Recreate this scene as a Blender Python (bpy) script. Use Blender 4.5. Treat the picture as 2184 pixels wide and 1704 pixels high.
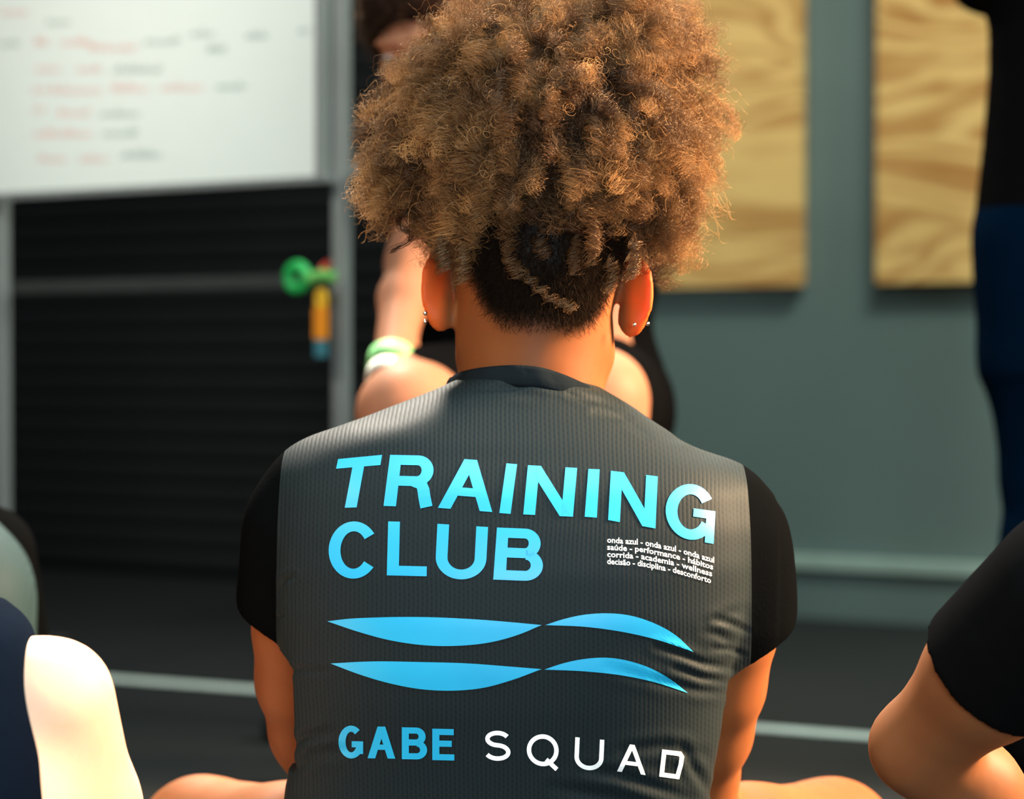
import bpy, bmesh, math, random
import numpy as np
from mathutils import Vector, Matrix
from mathutils.bvhtree import BVHTree

for o in list(bpy.data.objects): bpy.data.objects.remove(o)
S = bpy.context.scene
COL = S.collection
rng = np.random.default_rng(7)
random.seed(7)

# ------------------------------------------------------------------ camera, world, lights, exposure
CAM_H = 0.62; PITCH = math.radians(1.022); LENS = 85.0; F = LENS/36*2184
cd = bpy.data.cameras.new('camera'); cd.lens = LENS; cd.sensor_width = 36; cd.sensor_fit = 'HORIZONTAL'
cam = bpy.data.objects.new('camera', cd); COL.objects.link(cam); S.camera = cam
cam.location = (0, 0, CAM_H); cam.rotation_euler = (math.pi/2-PITCH, 0, 0)
cd.clip_start = 0.05; cd.clip_end = 60
cd.dof.use_dof = True; cd.dof.focus_distance = 1.96; cd.dof.aperture_fstop = 4.0
S.view_settings.view_transform = 'Standard'; S.view_settings.look = 'None'
S.view_settings.exposure = 0.0; S.view_settings.gamma = 1.0; S.view_settings.use_curve_mapping = False
S.cycles.max_bounces = 8; S.cycles.diffuse_bounces = 3; S.cycles.glossy_bounces = 3; S.cycles.transparent_max_bounces = 8
w = bpy.data.worlds.new('gym_air'); S.world = w; w.use_nodes = True
w.node_tree.nodes['Background'].inputs[0].default_value = (0.52, 0.72, 0.74, 1)
w.node_tree.nodes['Background'].inputs[1].default_value = 0.075

def area(name, loc, target, size, sizey, power, color, spread=math.pi):
    l = bpy.data.lights.new(name, 'AREA'); l.shape = 'RECTANGLE'; l.size = size; l.size_y = sizey
    l.energy = power; l.color = color; l.spread = spread
    o = bpy.data.objects.new(name, l); COL.objects.link(o); o.location = loc
    o.rotation_euler = (Vector(target)-Vector(loc)).to_track_quat('-Z', 'Y').to_euler()
    return o
area('window_light', (2.9, 2.25, 1.9), (-0.1, 2.0, 0.60), 0.7, 0.8, 128, (1.0, 0.68, 0.40), math.radians(62))
area('roof_light', (0.0, 0.9, 3.3), (0.0, 2.0, 0.4), 1.4, 1.0, 42, (0.72, 0.93, 1.0), math.radians(100))
area('skylight', (-0.5, 4.7, 3.5), (-0.1, 2.1, 0.5), 0.8, 0.8, 62, (1.0, 0.90, 0.76), math.radians(50))
area('camera_fill', (0.5, -1.8, 0.85), (0.0, 2.0, 0.25), 1.2, 1.0, 17, (0.84, 0.96, 1.0), math.radians(60))  # fill lamp added behind the camera to brighten the print and lower back
area('entrance_light', (-2.4, 0.5, 2.4), (0.0, 2.1, 0.8), 0.6, 0.6, 5.5, (1.0, 0.76, 0.48), math.radians(50))
area('wall_fill', (1.3, 3.3, 3.4), (0.9, 5.8, 0.9), 1.2, 0.6, 112, (0.88, 0.98, 0.90))  # added lamp, out of view, to brighten the wall and plywood
area('board_fill', (-1.7, 2.6, 2.6), (-0.7, 4.2, 1.25), 0.4, 0.4, 4.4, (1.0, 0.98, 0.92), math.radians(50))  # added lamp, out of view, to brighten the whiteboard

# ------------------------------------------------------------------ helpers
def W(px, py, Y):
    """point of the ray through photo pixel px,py at world depth Y"""
    cx = (px-1092)/F; cy = (852-py)/F
    c, s = math.cos(PITCH), math.sin(PITCH)
    dy = c + cy*s; dz = cy*c - s
    return np.array([cx/dy*Y, Y, CAM_H+dz/dy*Y])

def link(name, me, parent=None, mats=()):
    o = bpy.data.objects.new(name, me); COL.objects.link(o)
    for m in (mats if isinstance(mats, (list, tuple)) else [mats]): me.materials.append(m)
    if parent is not None:
        o.parent = parent; o.matrix_parent_inverse = Matrix.Identity(4)
        if parent.location.length or any(parent.rotation_euler):
            o.matrix_parent_inverse = (Matrix.Translation(parent.location) @ parent.rotation_euler.to_matrix().to_4x4()).inverted()
    return o
def tag(o, label=None, cat=None, group=None, kind=None):
    if label: o['label'] = label
    if cat: o['category'] = cat
    if group: o['group'] = group
    if kind: o['kind'] = kind
    return o
def empty(name, loc, label=None, cat=None, group=None, rz=0):
    o = bpy.data.objects.new(name, None); COL.objects.link(o); o.location = Vector(loc); o.rotation_euler = (0, 0, rz)
    o.empty_display_size = 0.05
    return tag(o, label, cat, group)

def mesh_np(name, V, Fq, smooth=True):
    me = bpy.data.meshes.new(name); V = np.asarray(V, np.float32); Fq = np.asarray(Fq, np.int32)
    n, k = Fq.shape
    me.vertices.add(len(V)); me.vertices.foreach_set('co', V.ravel())
    me.loops.add(n*k); me.loops.foreach_set('vertex_index', Fq.ravel())
    me.polygons.add(n); me.polygons.foreach_set('loop_start', np.arange(0, n*k, k, dtype=np.int32))
    me.polygons.foreach_set('use_smooth', np.full(n, smooth))
    me.update(calc_edges=True); me.validate()
    return me
def bm_mesh(name, bm, smooth=False):
    me = bpy.data.meshes.new(name); bm.normal_update(); bm.to_mesh(me); bm.free()
    for p in me.polygons: p.use_smooth = smooth
    return me
def box_bm(bm, size, M=Matrix.Identity(4), bevel=0.0):
    r = bmesh.ops.create_cube(bm, size=1, matrix=M @ Matrix.Diagonal((*size, 1)))
    if bevel:
        es = list({e for v in r['verts'] for e in v.link_edges})
        bmesh.ops.bevel(bm, geom=es, offset=bevel, segments=2, affect='EDGES', profile=.7)
def tube_bm(bm, pts, r, seg=12, closed=False, caps=True):
    pts = [Vector(p) for p in pts]; n = len(pts); rings = []
    rr = r if hasattr(r, '__len__') else [r]*n
    up = Vector((0, 0, 1))
    for i, p in enumerate(pts):
        if closed: t = pts[(i+1) % n]-pts[i-1]
        else: t = pts[min(i+1, n-1)]-pts[max(i-1, 0)]
        t.normalize()
        a = t.cross(up)
        if a.length < .05: a = t.cross(Vector((0, 1, 0)))
        a.normalize(); b = t.cross(a)
        rings.append([bm.verts.new(p+(a*math.cos(q)+b*math.sin(q))*rr[i]) for q in [2*math.pi*j/seg for j in range(seg)]])
    for i in range(n if closed else n-1):
        A, B = rings[i], rings[(i+1) % n]
        for j in range(seg): bm.faces.new((A[j], A[(j+1) % seg], B[(j+1) % seg], B[j]))
    if caps and not closed:
        bm.faces.new(rings[0]); bm.faces.new(rings[-1][::-1])

# ------------------------------------------------------------------ materials
class NT:
    def __init__(s, name):
        s.m = bpy.data.materials.new(name); s.m.use_nodes = True; s.t = s.m.node_tree
        s.b = s.t.nodes['Principled BSDF']; s.out = s.t.nodes['Material Output']
    def n(s, typ, **kw):
        nd = s.t.nodes.new('ShaderNode'+typ)
        for k, v in kw.items():
            if k in nd.inputs: nd.inputs[k].default_value = v
            else: setattr(nd, k, v)
        return nd
    def l(s, a, b): s.t.links.new(a, b)
    def math(s, op, a, b=None, c=None):
        nd = s.t.nodes.new('ShaderNodeMath'); nd.operation = op
        for i, x in enumerate((a, b, c)):
            if x is None: continue
            if isinstance(x, (int, float)): nd.inputs[i].default_value = x
            else: s.l(x, nd.inputs[i])
        return nd.outputs[0]
    def mix(s, f, a, b):
        nd = s.t.nodes.new('ShaderNodeMix'); nd.data_type = 'RGBA'
        for i, x in ((0, f), (6, a), (7, b)):
            if isinstance(x, (int, float)): nd.inputs[i].default_value = x
            elif isinstance(x, tuple): nd.inputs[i].default_value = (*x[:3], 1)
            else: s.l(x, nd.inputs[i])
        return nd.outputs[2]
def srgb(r, g, b):
    f = lambda c: ((c/255+.055)/1.055)**2.4 if c > 10 else c/255/12.92
    return (f(r), f(g), f(b))
def simple(name, col, rough=.6, metal=0., var=.15, scale=20., bump=0., spec=.5, sheen=0.):
    m = NT(name); tc = m.n('TexCoord'); no = m.n('TexNoise', Scale=scale, Detail=4.0)
    m.l(tc.outputs['Object'], no.inputs['Vector'])
    c0 = tuple(c*(1-var) for c in col); c1 = tuple(min(1, c*(1+var)) for c in col)
    m.l(m.mix(no.outputs[0], c0, c1), m.b.inputs['Base Color'])
    m.b.inputs['Roughness'].default_value = rough; m.b.inputs['Metallic'].default_value = metal
    m.b.inputs['Specular IOR Level'].default_value = spec
    if spec < .15: m.b.inputs['IOR'].default_value = 1.12
    if sheen: m.b.inputs['Sheen Weight'].default_value = sheen
    if bump:
        bp = m.n('Bump', Strength=bump, Distance=.002); m.l(no.outputs[0], bp.inputs['Height']); m.l(bp.outputs[0], m.b.inputs['Normal'])
    return m.m
def skin(name, col, scalp=None, sss=.25, ssc=.014):
    m = NT(name); tc = m.n('TexCoord'); no = m.n('TexNoise', Scale=45.0, Detail=5.0); m.l(tc.outputs['Object'], no.inputs['Vector'])
    base = m.mix(no.outputs[0], tuple(c*.88 for c in col), tuple(min(1, c*1.1) for c in col))
    if scalp:
        a2 = m.n('Attribute', attribute_name='ear'); base = m.mix(a2.outputs['Fac'], base, (.48, .090, .015))  # backlit glow of the ears is put into the base colour
        at = m.n('Attribute', attribute_name='scalp'); base = m.mix(at.outputs['Fac'], base, scalp)
    m.l(base, m.b.inputs['Base Color'])
    m.b.inputs['Roughness'].default_value = .55; m.b.inputs['Specular IOR Level'].default_value = .15
    m.b.inputs['Subsurface Weight'].default_value = sss
    m.b.inputs['Subsurface Radius'].default_value = (1.0, .28, .12); m.b.inputs['Subsurface Scale'].default_value = ssc
    bp = m.n('Bump', Strength=.12, Distance=.001); m.l(no.outputs[0], bp.inputs['Height']); m.l(bp.outputs[0], m.b.inputs['Normal'])
    return m.m
def knit(name, dark, light, period=.0036, strength=.5, dz=.005):
    """ribbed, perforated sports knit: fine vertical ribs with rows of small holes"""
    m = NT(name); tc = m.n('TexCoord'); sx = m.n('SeparateXYZ'); m.l(tc.outputs['Object'], sx.inputs[0])
    nz = m.n('TexNoise', Scale=6.0); m.l(tc.outputs['Object'], nz.inputs['Vector'])
    x = m.math('ADD', sx.outputs[0], m.math('MULTIPLY', nz.outputs[0], .012))
    ph = m.math('MULTIPLY', x, 2*math.pi/period)
    rib = m.math('MULTIPLY_ADD', m.math('SINE', ph), .5, .5)
    pz = m.math('MULTIPLY_ADD', m.math('SINE', m.math('ADD', m.math('MULTIPLY', sx.outputs[2], 2*math.pi/dz), m.math('MULTIPLY', ph, .5))), .5, .5)
    hole = m.math('MULTIPLY', m.math('POWER', m.math('SUBTRACT', 1.0, rib), 3.0), m.math('MULTIPLY_ADD', pz, .7, .3))
    m.l(m.mix(hole, light, dark), m.b.inputs['Base Color'])
    m.b.inputs['Roughness'].default_value = .62; m.b.inputs['Sheen Weight'].default_value = .0; m.b.inputs['IOR'].default_value = 1.2; m.b.inputs['Sheen Roughness'].default_value = .4
    fine = m.n('TexNoise', Scale=900.0, Detail=1.0); m.l(tc.outputs['Object'], fine.inputs['Vector'])
    h = m.math('ADD', m.math('SUBTRACT', rib, hole), m.math('MULTIPLY', fine.outputs[0], .5))
    bp = m.n('Bump', Strength=strength, Distance=.0006); m.l(h, bp.inputs['Height']); m.l(bp.outputs[0], m.b.inputs['Normal'])
    return m.m
def hairmat(name, root, tip, gold, gl=.05):
    m = NT(name); at = m.n('Attribute', attribute_name='tint'); a2 = m.n('Attribute', attribute_name='clump')
    c = m.mix(at.outputs['Fac'], root, m.mix(a2.outputs['Fac'], tip, gold))
    d = m.n('BsdfDiffuse'); m.l(c, d.inputs[0]); t = m.n('BsdfTranslucent'); m.l(c, t.inputs[0])
    mx = m.n('MixShader'); mx.inputs[0].default_value = .28; m.l(d.outputs[0], mx.inputs[1]); m.l(t.outputs[0], mx.inputs[2])
    g = m.n('BsdfAnisotropic', Roughness=.32); g.inputs['Color'].default_value = (1, .8, .6, 1)
    m2 = m.n('MixShader'); m2.inputs[0].default_value = gl; m.l(mx.outputs[0], m2.inputs[1]); m.l(g.outputs[0], m2.inputs[2])
    m.l(m2.outputs[0], m.out.inputs[0])
    return m.m

# ------------------------------------------------------------------ implicit surfaces -> one continuous mesh
class Field:
    def __init__(s, lo, hi, h):
        s.lo = np.array(lo, float); s.h = h; s.n = np.ceil((np.array(hi)-s.lo)/h).astype(int)+1
        s.d = np.full(s.n, 1.0, np.float32)
    def region(s, lo, hi):
        a = np.clip(np.floor((np.array(lo)-s.lo)/s.h).astype(int), 0, s.n-1); b = np.clip(np.ceil((np.array(hi)-s.lo)/s.h).astype(int)+1, 1, s.n)
        sl = tuple(slice(a[i], b[i]) for i in range(3))
        g = [(s.lo[i]+np.arange(a[i], b[i])*s.h).astype(np.float32) for i in range(3)]
        return sl, g[0][:, None, None], g[1][None, :, None], g[2][None, None, :]
    def add(s, fn, lo, hi, k=.01, op='u'):
        m = k+3*s.h
        sl, X, Y, Z = s.region(np.array(lo)-m, np.array(hi)+m)
        if 0 in s.d[sl].shape: return
        b = fn(X, Y, Z).astype(np.float32); a = s.d[sl]
        if op == 'u':
            hh = np.maximum(k-np.abs(a-b), 0)/k; s.d[sl] = np.minimum(a, b)-hh*hh*k*.25
        elif op == 's':
            b = -b; hh = np.maximum(k-np.abs(a-b), 0)/k; s.d[sl] = np.maximum(a, b)+hh*hh*k*.25
    def cone(s, a, b, ra, rb, k=.012, op='u', flat=None):
        a = np.array(a, float); b = np.array(b, float); ab = b-a; L = max(ab@ab, 1e-9); r = max(ra, rb)
        def fn(X, Y, Z):
            px, py, pz = X-a[0], Y-a[1], Z-a[2]
            t = np.clip((px*ab[0]+py*ab[1]+pz*ab[2])/L, 0, 1)
            return np.sqrt((px-t*ab[0])**2+(py-t*ab[1])**2+(pz-t*ab[2])**2)-(ra+(rb-ra)*t)
        s.add(fn, np.minimum(a, b)-r, np.maximum(a, b)+r, k, op)
    def chain(s, pts, rs, k=.012):
        for i in range(len(pts)-1): s.cone(pts[i], pts[i+1], rs[i], rs[i+1], k)
    def ell(s, c, r, k=.012, R=None, op='u'):
        c = np.array(c, float); r = np.array(r, float); m = max(r)
        def fn(X, Y, Z):
            x, y, z = X-c[0], Y-c[1], Z-c[2]
            if R is not None:
                x, y, z = (x*R[0][i]+y*R[1][i]+z*R[2][i] for i in range(3))
            k0 = np.sqrt((x/r[0])**2+(y/r[1])**2+(z/r[2])**2); k1 = np.sqrt((x/r[0]**2)**2+(y/r[1]**2)**2+(z/r[2]**2)**2)
            return k0*(k0-1)/np.maximum(k1, 1e-6)
        s.add(fn, c-m, c+m, k, op)
    def loft(s, zs, cx, cy, ax, ay, k=.02, n=2.3):
        """stack of superellipse sections"""
        o = np.argsort(zs); zs = np.array(zs)[o]; cx, cy, ax, ay = (np.array(q)[o] for q in (cx, cy, ax, ay))
        zz = np.linspace(zs[0], zs[-1], 200)
        def sm(q):
            v = np.interp(zz, zs, q); kk = np.hanning(11); kk /= kk.sum()
            return np.convolve(np.pad(v, 5, mode='edge'), kk, 'valid')
        CX, CY, AX, AY = map(sm, (cx, cy, ax, ay))
        def fn(X, Y, Z):
            zc = np.clip(Z, zs[0], zs[-1]).ravel()
            a, b, c, d = (np.interp(zc, zz, q)[None, None, :].astype(np.float32) for q in (CX, CY, AX, AY))
            q = (np.abs((X-a)/c)**n+np.abs((Y-b)/d)**n)**(1/n)
            r = (q-1)*np.minimum(c, d)
            return np.maximum(r, np.maximum(Z-zs[-1], zs[0]-Z))
        s.add(fn, (min(cx-ax), min(cy-ay), zs[0]), (max(cx+ax), max(cy+ay), zs[-1]), k)
    def mesh(s, name):
        d = s.d; sg = d < 0; n = s.n
        cnt = np.zeros(n-1, np.int8)
        for i in (0, 1):
            for j in (0, 1):
                for k in (0, 1): cnt += sg[i:n[0]-1+i, j:n[1]-1+j, k:n[2]-1+k]
        act = np.argwhere((cnt > 0) & (cnt < 8)); idx = np.full(n-1, -1, np.int32); idx[tuple(act.T)] = np.arange(len(act))
        C = {(i, j, k): d[act[:, 0]+i, act[:, 1]+j, act[:, 2]+k] for i in (0, 1) for j in (0, 1) for k in (0, 1)}
        P = np.zeros((len(act), 3)); N = np.zeros(len(act))
        for ax in range(3):
            for u in (0, 1):
                for v in (0, 1):
                    a = [u, v]; a.insert(ax, 0); b = list(a); b[ax] = 1
                    va, vb = C[tuple(a)], C[tuple(b)]; m = (va < 0) != (vb < 0)
                    t = np.where(m, va/np.where(m, va-vb, 1), 0)
                    p = np.tile(np.array(a, float), (len(act), 1)); p[:, ax] = t
                    P[m] += p[m]; N[m] += 1
        V = s.lo+(act+P/N[:, None])*s.h
        Q = []
        for ax in range(3):
            u, v = (ax+1) % 3, (ax+2) % 3
            sa = [slice(None)]*3; sb = [slice(None)]*3; sa[ax] = slice(0, n[ax]-1); sb[ax] = slice(1, n[ax])
            for q in (u, v): sa[q] = slice(1, n[q]-1); sb[q] = slice(1, n[q]-1)
            A, B = sg[tuple(sa)], sg[tuple(sb)]; e = np.argwhere(A != B)
            inside = A[tuple(e.T)]; base = e.copy(); base[:, u] += 1; base[:, v] += 1
            def cell(du, dv):
                c = base.copy(); c[:, u] += du; c[:, v] += dv; return idx[tuple(c.T)]
            q = np.stack([cell(-1, -1), cell(0, -1), cell(0, 0), cell(-1, 0)], 1)
            q[~inside] = q[~inside][:, ::-1]; Q.append(q)
        Q = np.concatenate(Q); Q = Q[(Q >= 0).all(1)]
        for _ in range(2):       # light tangential smoothing
            acc = np.zeros_like(V); c = np.zeros(len(V))
            for a, b in ((0, 1), (1, 2), (2, 3), (3, 0)):
                np.add.at(acc, Q[:, a], V[Q[:, b]]); np.add.at(c, Q[:, a], 1); np.add.at(acc, Q[:, b], V[Q[:, a]]); np.add.at(c, Q[:, b], 1)
            V = V*.45+acc/c[:, None]*.55
        s.V, s.Q = V, Q
        return mesh_np(name, V, Q)

def nrm(v): v = np.array(v, float); return v/np.linalg.norm(v)
def rotm(pitch=0, yaw=0, roll=0):
    """columns = right, forward, up of a head; pitch>0 looks down, yaw turns left (about z)"""
    return np.array(Matrix.Rotation(yaw, 3, 'Z') @ Matrix.Rotation(-pitch, 3, 'X') @ Matrix.Rotation(roll, 3, 'Y'))
def hand(f, wrist, d, nrmal, side, curl=.5, sc=1.0):
    """palm, four bent fingers and a thumb; nrmal = direction the palm faces, side=+1/-1 thumb side along d x n"""
    wrist = np.array(wrist, float); d = nrm(d); nn = np.array(nrmal, float); nn = nrm(nn-d*(nn@d)); sd = np.cross(d, nn)*side
    for i, (off, L) in enumerate(((.030, .070), (.010, .078), (-.010, .072), (-.029, .056))):
        kn = wrist+d*(.088-.004*abs(i-1))*sc+sd*off*sc
        f.cone(wrist+sd*off*.5*sc, kn, .014*sc, .0115*sc, .008)
        p, a = kn, curl*.5
        for j, fr in enumerate((.45, .30, .25)):
            q = p+(d*math.cos(a)+nn*math.sin(a))*L*fr*sc
            f.cone(p, q, (.0095-.0008*j)*sc, (.0087-.0008*j)*sc, .003); p = q; a += curl*.8
    b = wrist+d*.022*sc+sd*.022*sc; m = b+(d*.6+sd*.75+nn*.3)*.038*sc; e = m+(d*.9+sd*.25+nn*.35)*.030*sc; t = e+(d*.95+nn*.3)*.024*sc
    f.cone(b, m, .014*sc, .011*sc, .008); f.cone(m, e, .011*sc, .0095*sc, .004); f.cone(e, t, .0095*sc, .008*sc, .003)
def foot(f, ankle, d, k=.01):
    ankle = np.array(ankle, float); d = np.array([d[0], d[1], 0]); d = nrm(d); z0 = np.array([0, 0, 1.])
    heel = ankle-d*.03; heel[2] = max(.032, ankle[2]-.06); ball = ankle+d*.12; ball[2] = max(.026, ankle[2]-.065); toe = ball+d*.06; toe[2] = max(.018, ball[2]-.008)
    f.cone(ankle, heel, .034, .031, .02); f.cone(ankle, ball, .032, .026, .02); f.cone(heel, ball, .028, .028, .02)
    sd = np.cross(d, z0)
    for i, o in enumerate((-.028, -.012, .003, .017, .029)): f.cone(ball+sd*o*.7, toe+sd*o-d*.006*abs(i-1), .014, .011, .008)
EARS = []
def head(f, c, R, ear=.62, sc=1.0):
    c = np.array(c, float)
    P = lambda x, y, z: c+R@np.array([x, y, z])*sc
    f.ell(P(0, -.012, .032), np.array((.074, .094, .085))*sc, .02, R)
    f.ell(P(0, .022, -.028), np.array((.060, .068, .080))*sc, .03, R)
    for s in (-1, 1):
        f.cone(P(s*.050, .0, -.045), P(s*.018, .068, -.092), .016*sc, .015*sc, .02)
        f.cone(P(s*.012, .090, .022), P(s*.045, .078, .022), .007*sc, .006*sc, .012)
        f.cone(P(s*.040, .070, -.022), P(s*.046, .055, -.026), .014*sc, .014*sc, .02)
    f.cone(P(0, .084, .012), P(0, .104, -.030), .007*sc, .010*sc, .010)
    for s in (-1, 1):
        f.cone(P(s*.006, .095, -.034), P(s*.013, .090, -.035), .007*sc, .006*sc, .006)
        f.ell(P(s*.031, .096, .002), np.array((.016, .014, .011))*sc, .010, R, 's')
        f.ell(P(s*.031, .079, .002), np.array((.013, .012, .0115))*sc, .003, R)
    f.cone(P(-.020, .082, -.060), P(.020, .082, -.060), .0065*sc, .0065*sc, .006); f.cone(P(-.017, .082, -.071), P(.017, .082, -.071), .0075*sc, .0075*sc, .005)
    f.cone(P(0, .088, -.060), P(0, .089, -.070), .0065*sc, .0075*sc, .005)
    f.ell(P(0, .078, -.098), np.array((.018, .016, .014))*sc, .018, R)
    for s in (-1, 1):
        Re = R @ np.array(Matrix.Rotation(s*ear, 3, 'Z') @ Matrix.Rotation(-s*.06, 3, 'Y'))
        e = P(s*(.0885 if ear > .7 else .083), -.010, .002)
        f.ell(e, np.array((.0052, .0195, .034))*sc, .008, Re)
        f.ell(e+R@np.array([-s*.004, .004, -.026])*sc, np.array((.0075, .011, .015))*sc, .008, Re)
        f.ell(e+Re@np.array([s*.009, .003, .004])*sc, np.array((.0065, .011, .021))*sc, .004, Re, 's')
def limb(f, pts, rs, k=.02): f.chain([np.array(p, float) for p in pts], rs, k)

# ------------------------------------------------------------------ room
WT = 0.61                      # the far wall recedes to the left: y = 6.17 - WT*x
def wall_pt(px):
    cx = (px-1092)/F; Y = 6.17/(1+WT*cx); return np.array([cx*Y, Y])
YAW = -math.atan(WT)
uX = np.array([math.cos(YAW), math.sin(YAW)]); nOut = np.array([math.sin(YAW), -math.cos(YAW)])   # along the wall, and towards the camera
O = np.array([0, 6.17])
def along(px): return float((wall_pt(px)-O)@uX)
MW = Matrix.Translation((0, 6.17, 0)) @ Matrix.Rotation(YAW, 4, 'Z')       # local x along wall, -y towards camera

m_wall = NT('painted_wall'); tc = m_wall.n('TexCoord'); no = m_wall.n('TexNoise', Scale=2.2, Detail=3.0); m_wall.l(tc.outputs['Object'], no.inputs['Vector'])
m_wall.l(m_wall.mix(no.outputs[0], srgb(88, 104, 99), srgb(104, 121, 116)), m_wall.b.inputs['Base Color']); m_wall.b.inputs['Roughness'].default_value = .55
m_wall = m_wall.m
m_black = simple('black_painted_metal', srgb(27, 27, 28), .6, var=.35, scale=3)
m_pale = simple('pale_trim_paint', srgb(158, 178, 166), .6)
m_floor = NT('rubber_floor'); tc = m_floor.n('TexCoord'); n1 = m_floor.n('TexNoise', Scale=1.1, Detail=3.0); n2 = m_floor.n('TexNoise', Scale=160.0, Detail=2.0)
for q in (n1, n2): m_floor.l(tc.outputs['Object'], q.inputs['Vector'])
m_floor.l(m_floor.mix(n2.outputs[0], m_floor.mix(n1.outputs[0], srgb(13, 15, 16), srgb(27, 29, 29)), srgb(18, 20, 20)), m_floor.b.inputs['Base Color'])
m_floor.b.inputs['Roughness'].default_value = .7; bp = m_floor.n('Bump', Strength=.4, Distance=.002); m_floor.l(n2.outputs[0], bp.inputs['Height']); m_floor.l(bp.outputs[0], m_floor.b.inputs['Normal'])
m_floor = m_floor.m

bm = bmesh.new(); box_bm(bm, (12, 13, .1), Matrix.Translation((0, 3.0, -.05))); tag(link('floor', bm_mesh('floor', bm), None, m_floor), 'dark grey rubber gym floor', kind='structure')
XS = along(1130)
bm = bmesh.new(); box_bm(bm, (5.0, .15, 3.6), MW @ Matrix.Translation((XS+2.5, .075, 1.8)))
wall = tag(link('wall_back', bm_mesh('wall_back', bm), None, m_wall), 'grey-green painted wall behind the group', kind='structure')
bm = bmesh.new(); box_bm(bm, (4.97, .025, .122), MW @ Matrix.Translation((XS+2.5, -.0125, .061)), .003)
bb = tag(link('baseboard_back', bm_mesh('baseboard', bm), None, m_wall), 'grey-green skirting board', kind='structure')
bm = bmesh.new(); box_bm(bm, (4.97, .045, .030), MW @ Matrix.Translation((XS+2.5, -.0225, .134)), .004)
tag(link('trim_1', bm_mesh('trim', bm), None, m_pale), 'pale trim strip along the top of the skirting', kind='structure')
bm = bmesh.new(); box_bm(bm, (3.0, .15, 3.6), MW @ Matrix.Translation((XS-3.4-1.5, .075, 1.8)))
tag(link('wall_left', bm_mesh('wall_left', bm), None, m_wall), 'grey-green wall left of the black shutter', kind='structure')
# black roller shutter, slat by slat, in the left part of the wall
sh = tag(empty('door_1', (*(O+uX*(XS-1.7)), 0)), 'black roller shutter behind the whiteboard', kind='structure')
bm = bmesh.new(); box_bm(bm, (3.4, .1, 3.6), MW @ Matrix.Translation((XS-1.7, .13, 1.8))); link('door_backing', bm_mesh('door_backing', bm), sh, m_black)
bm = bmesh.new(); n = 14
prof = [(-.030, .0), (-.027, -.004), (-.012, -.009), (.006, -.010), (.022, -.006), (.029, -.001)]
va = [[bm.verts.new(MW @ Vector((XS-3.4+3.4*e, .05+p[1], p[0]))) for p in prof] for e in (0, 1)]
vb = [[bm.verts.new(MW @ Vector((XS-3.4+3.4*e, .075, p[0]))) for p in (prof[0], prof[-1])] for e in (0, 1)]
for i in range(len(prof)-1): bm.faces.new((va[0][i], va[1][i], va[1][i+1], va[0][i+1]))
bm.faces.new((vb[0][0], vb[1][0], va[1][0], va[0][0])); bm.faces.new((va[0][-1], va[1][-1], vb[1][1], vb[0][1]))
for e in (0, 1): bm.faces.new(va[e]+[vb[e][1], vb[e][0]])
bmesh.ops.recalc_face_normals(bm, faces=bm.faces)
sm = bm_mesh('slat', bm)
sm.materials.append(m_black)
for i in range(46):
    o = bpy.data.objects.new('slat', sm); COL.objects.link(o); o.location = (0, 0, .045+.062*i); o.parent = sh; o.matrix_parent_inverse = Matrix.Translation(sh.location).inverted()
bm = bmesh.new(); box_bm(bm, (.07, .16, 3.6), MW @ Matrix.Translation((XS-.035, .04, 1.8)), .004); link('guide_rail', bm_mesh('guide_rail', bm), sh, m_black)
# painted floor line
def floor_pt(px, py):
    p = W(px, py, 1.0); t = CAM_H/(CAM_H-p[2]); return Vector((p[0]*t, t, 0))
A, B = floor_pt(222, 1447), floor_pt(1870, 1573); d = (B-A).normalized(); nn = Vector((-d.y, d.x, 0))
bm = bmesh.new(); c = (A+B)/2; q = [c-d*2.6-nn*.027, c+d*2.6-nn*.027, c+d*2.6+nn*.027, c-d*2.6+nn*.027]
vs = [bm.verts.new(p+Vector((0, 0, .0005))) for p in q]+[bm.verts.new(p+Vector((0, 0, .0022))) for p in q]
for f_ in ((3, 2, 1, 0), (4, 5, 6, 7), (0, 1, 5, 4), (1, 2, 6, 5), (2, 3, 7, 6), (3, 0, 4, 7)): bm.faces.new([vs[i] for i in f_])
m_line = simple('line_tape', srgb(206, 216, 204), .6)
tag(link('floor_marking', bm_mesh('floor_marking', bm), None, m_line), 'pale tape line across the dark floor', kind='structure')

# plywood panels
def plymat(seed, centre):
    m = NT('plywood_%d' % seed); tc = m.n('TexCoord'); mp = m.n('Mapping'); mp.inputs['Location'].default_value = (seed*3.7, seed*1.3, seed*2.1)
    mp.inputs['Scale'].default_value = (1.3, 1.0, 4.2)
    m.l(tc.outputs['Object'], mp.inputs[0])
    n1 = m.n('TexNoise', Scale=1.15, Detail=2.5); n1.inputs['Distortion'].default_value = .7; m.l(mp.outputs[0], n1.inputs['Vector'])
    ring = m.math('MULTIPLY_ADD', m.math('SINE', m.math('MULTIPLY', n1.outputs[0], 62.0)), .5, .5)
    n2 = m.n('TexNoise', Scale=2.0, Detail=3.0); m.l(mp.outputs[0], n2.inputs['Vector'])
    f2 = m.math('MULTIPLY', m.math('POWER', ring, 1.2), m.math('MULTIPLY_ADD', n2.outputs[0], 1.3, .12))
    fine = m.n('TexNoise', Scale=30.0, Detail=4.0); m.l(mp.outputs[0], fine.inputs['Vector'])
    c = m.mix(f2, srgb(255, 208, 128), srgb(190, 124, 55)); c = m.mix(m.math('MULTIPLY', fine.outputs[0], .3), c, srgb(150, 112, 62))
    m.l(c, m.b.inputs['Base Color']); m.b.inputs['Roughness'].default_value = .6
    return m.m
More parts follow.
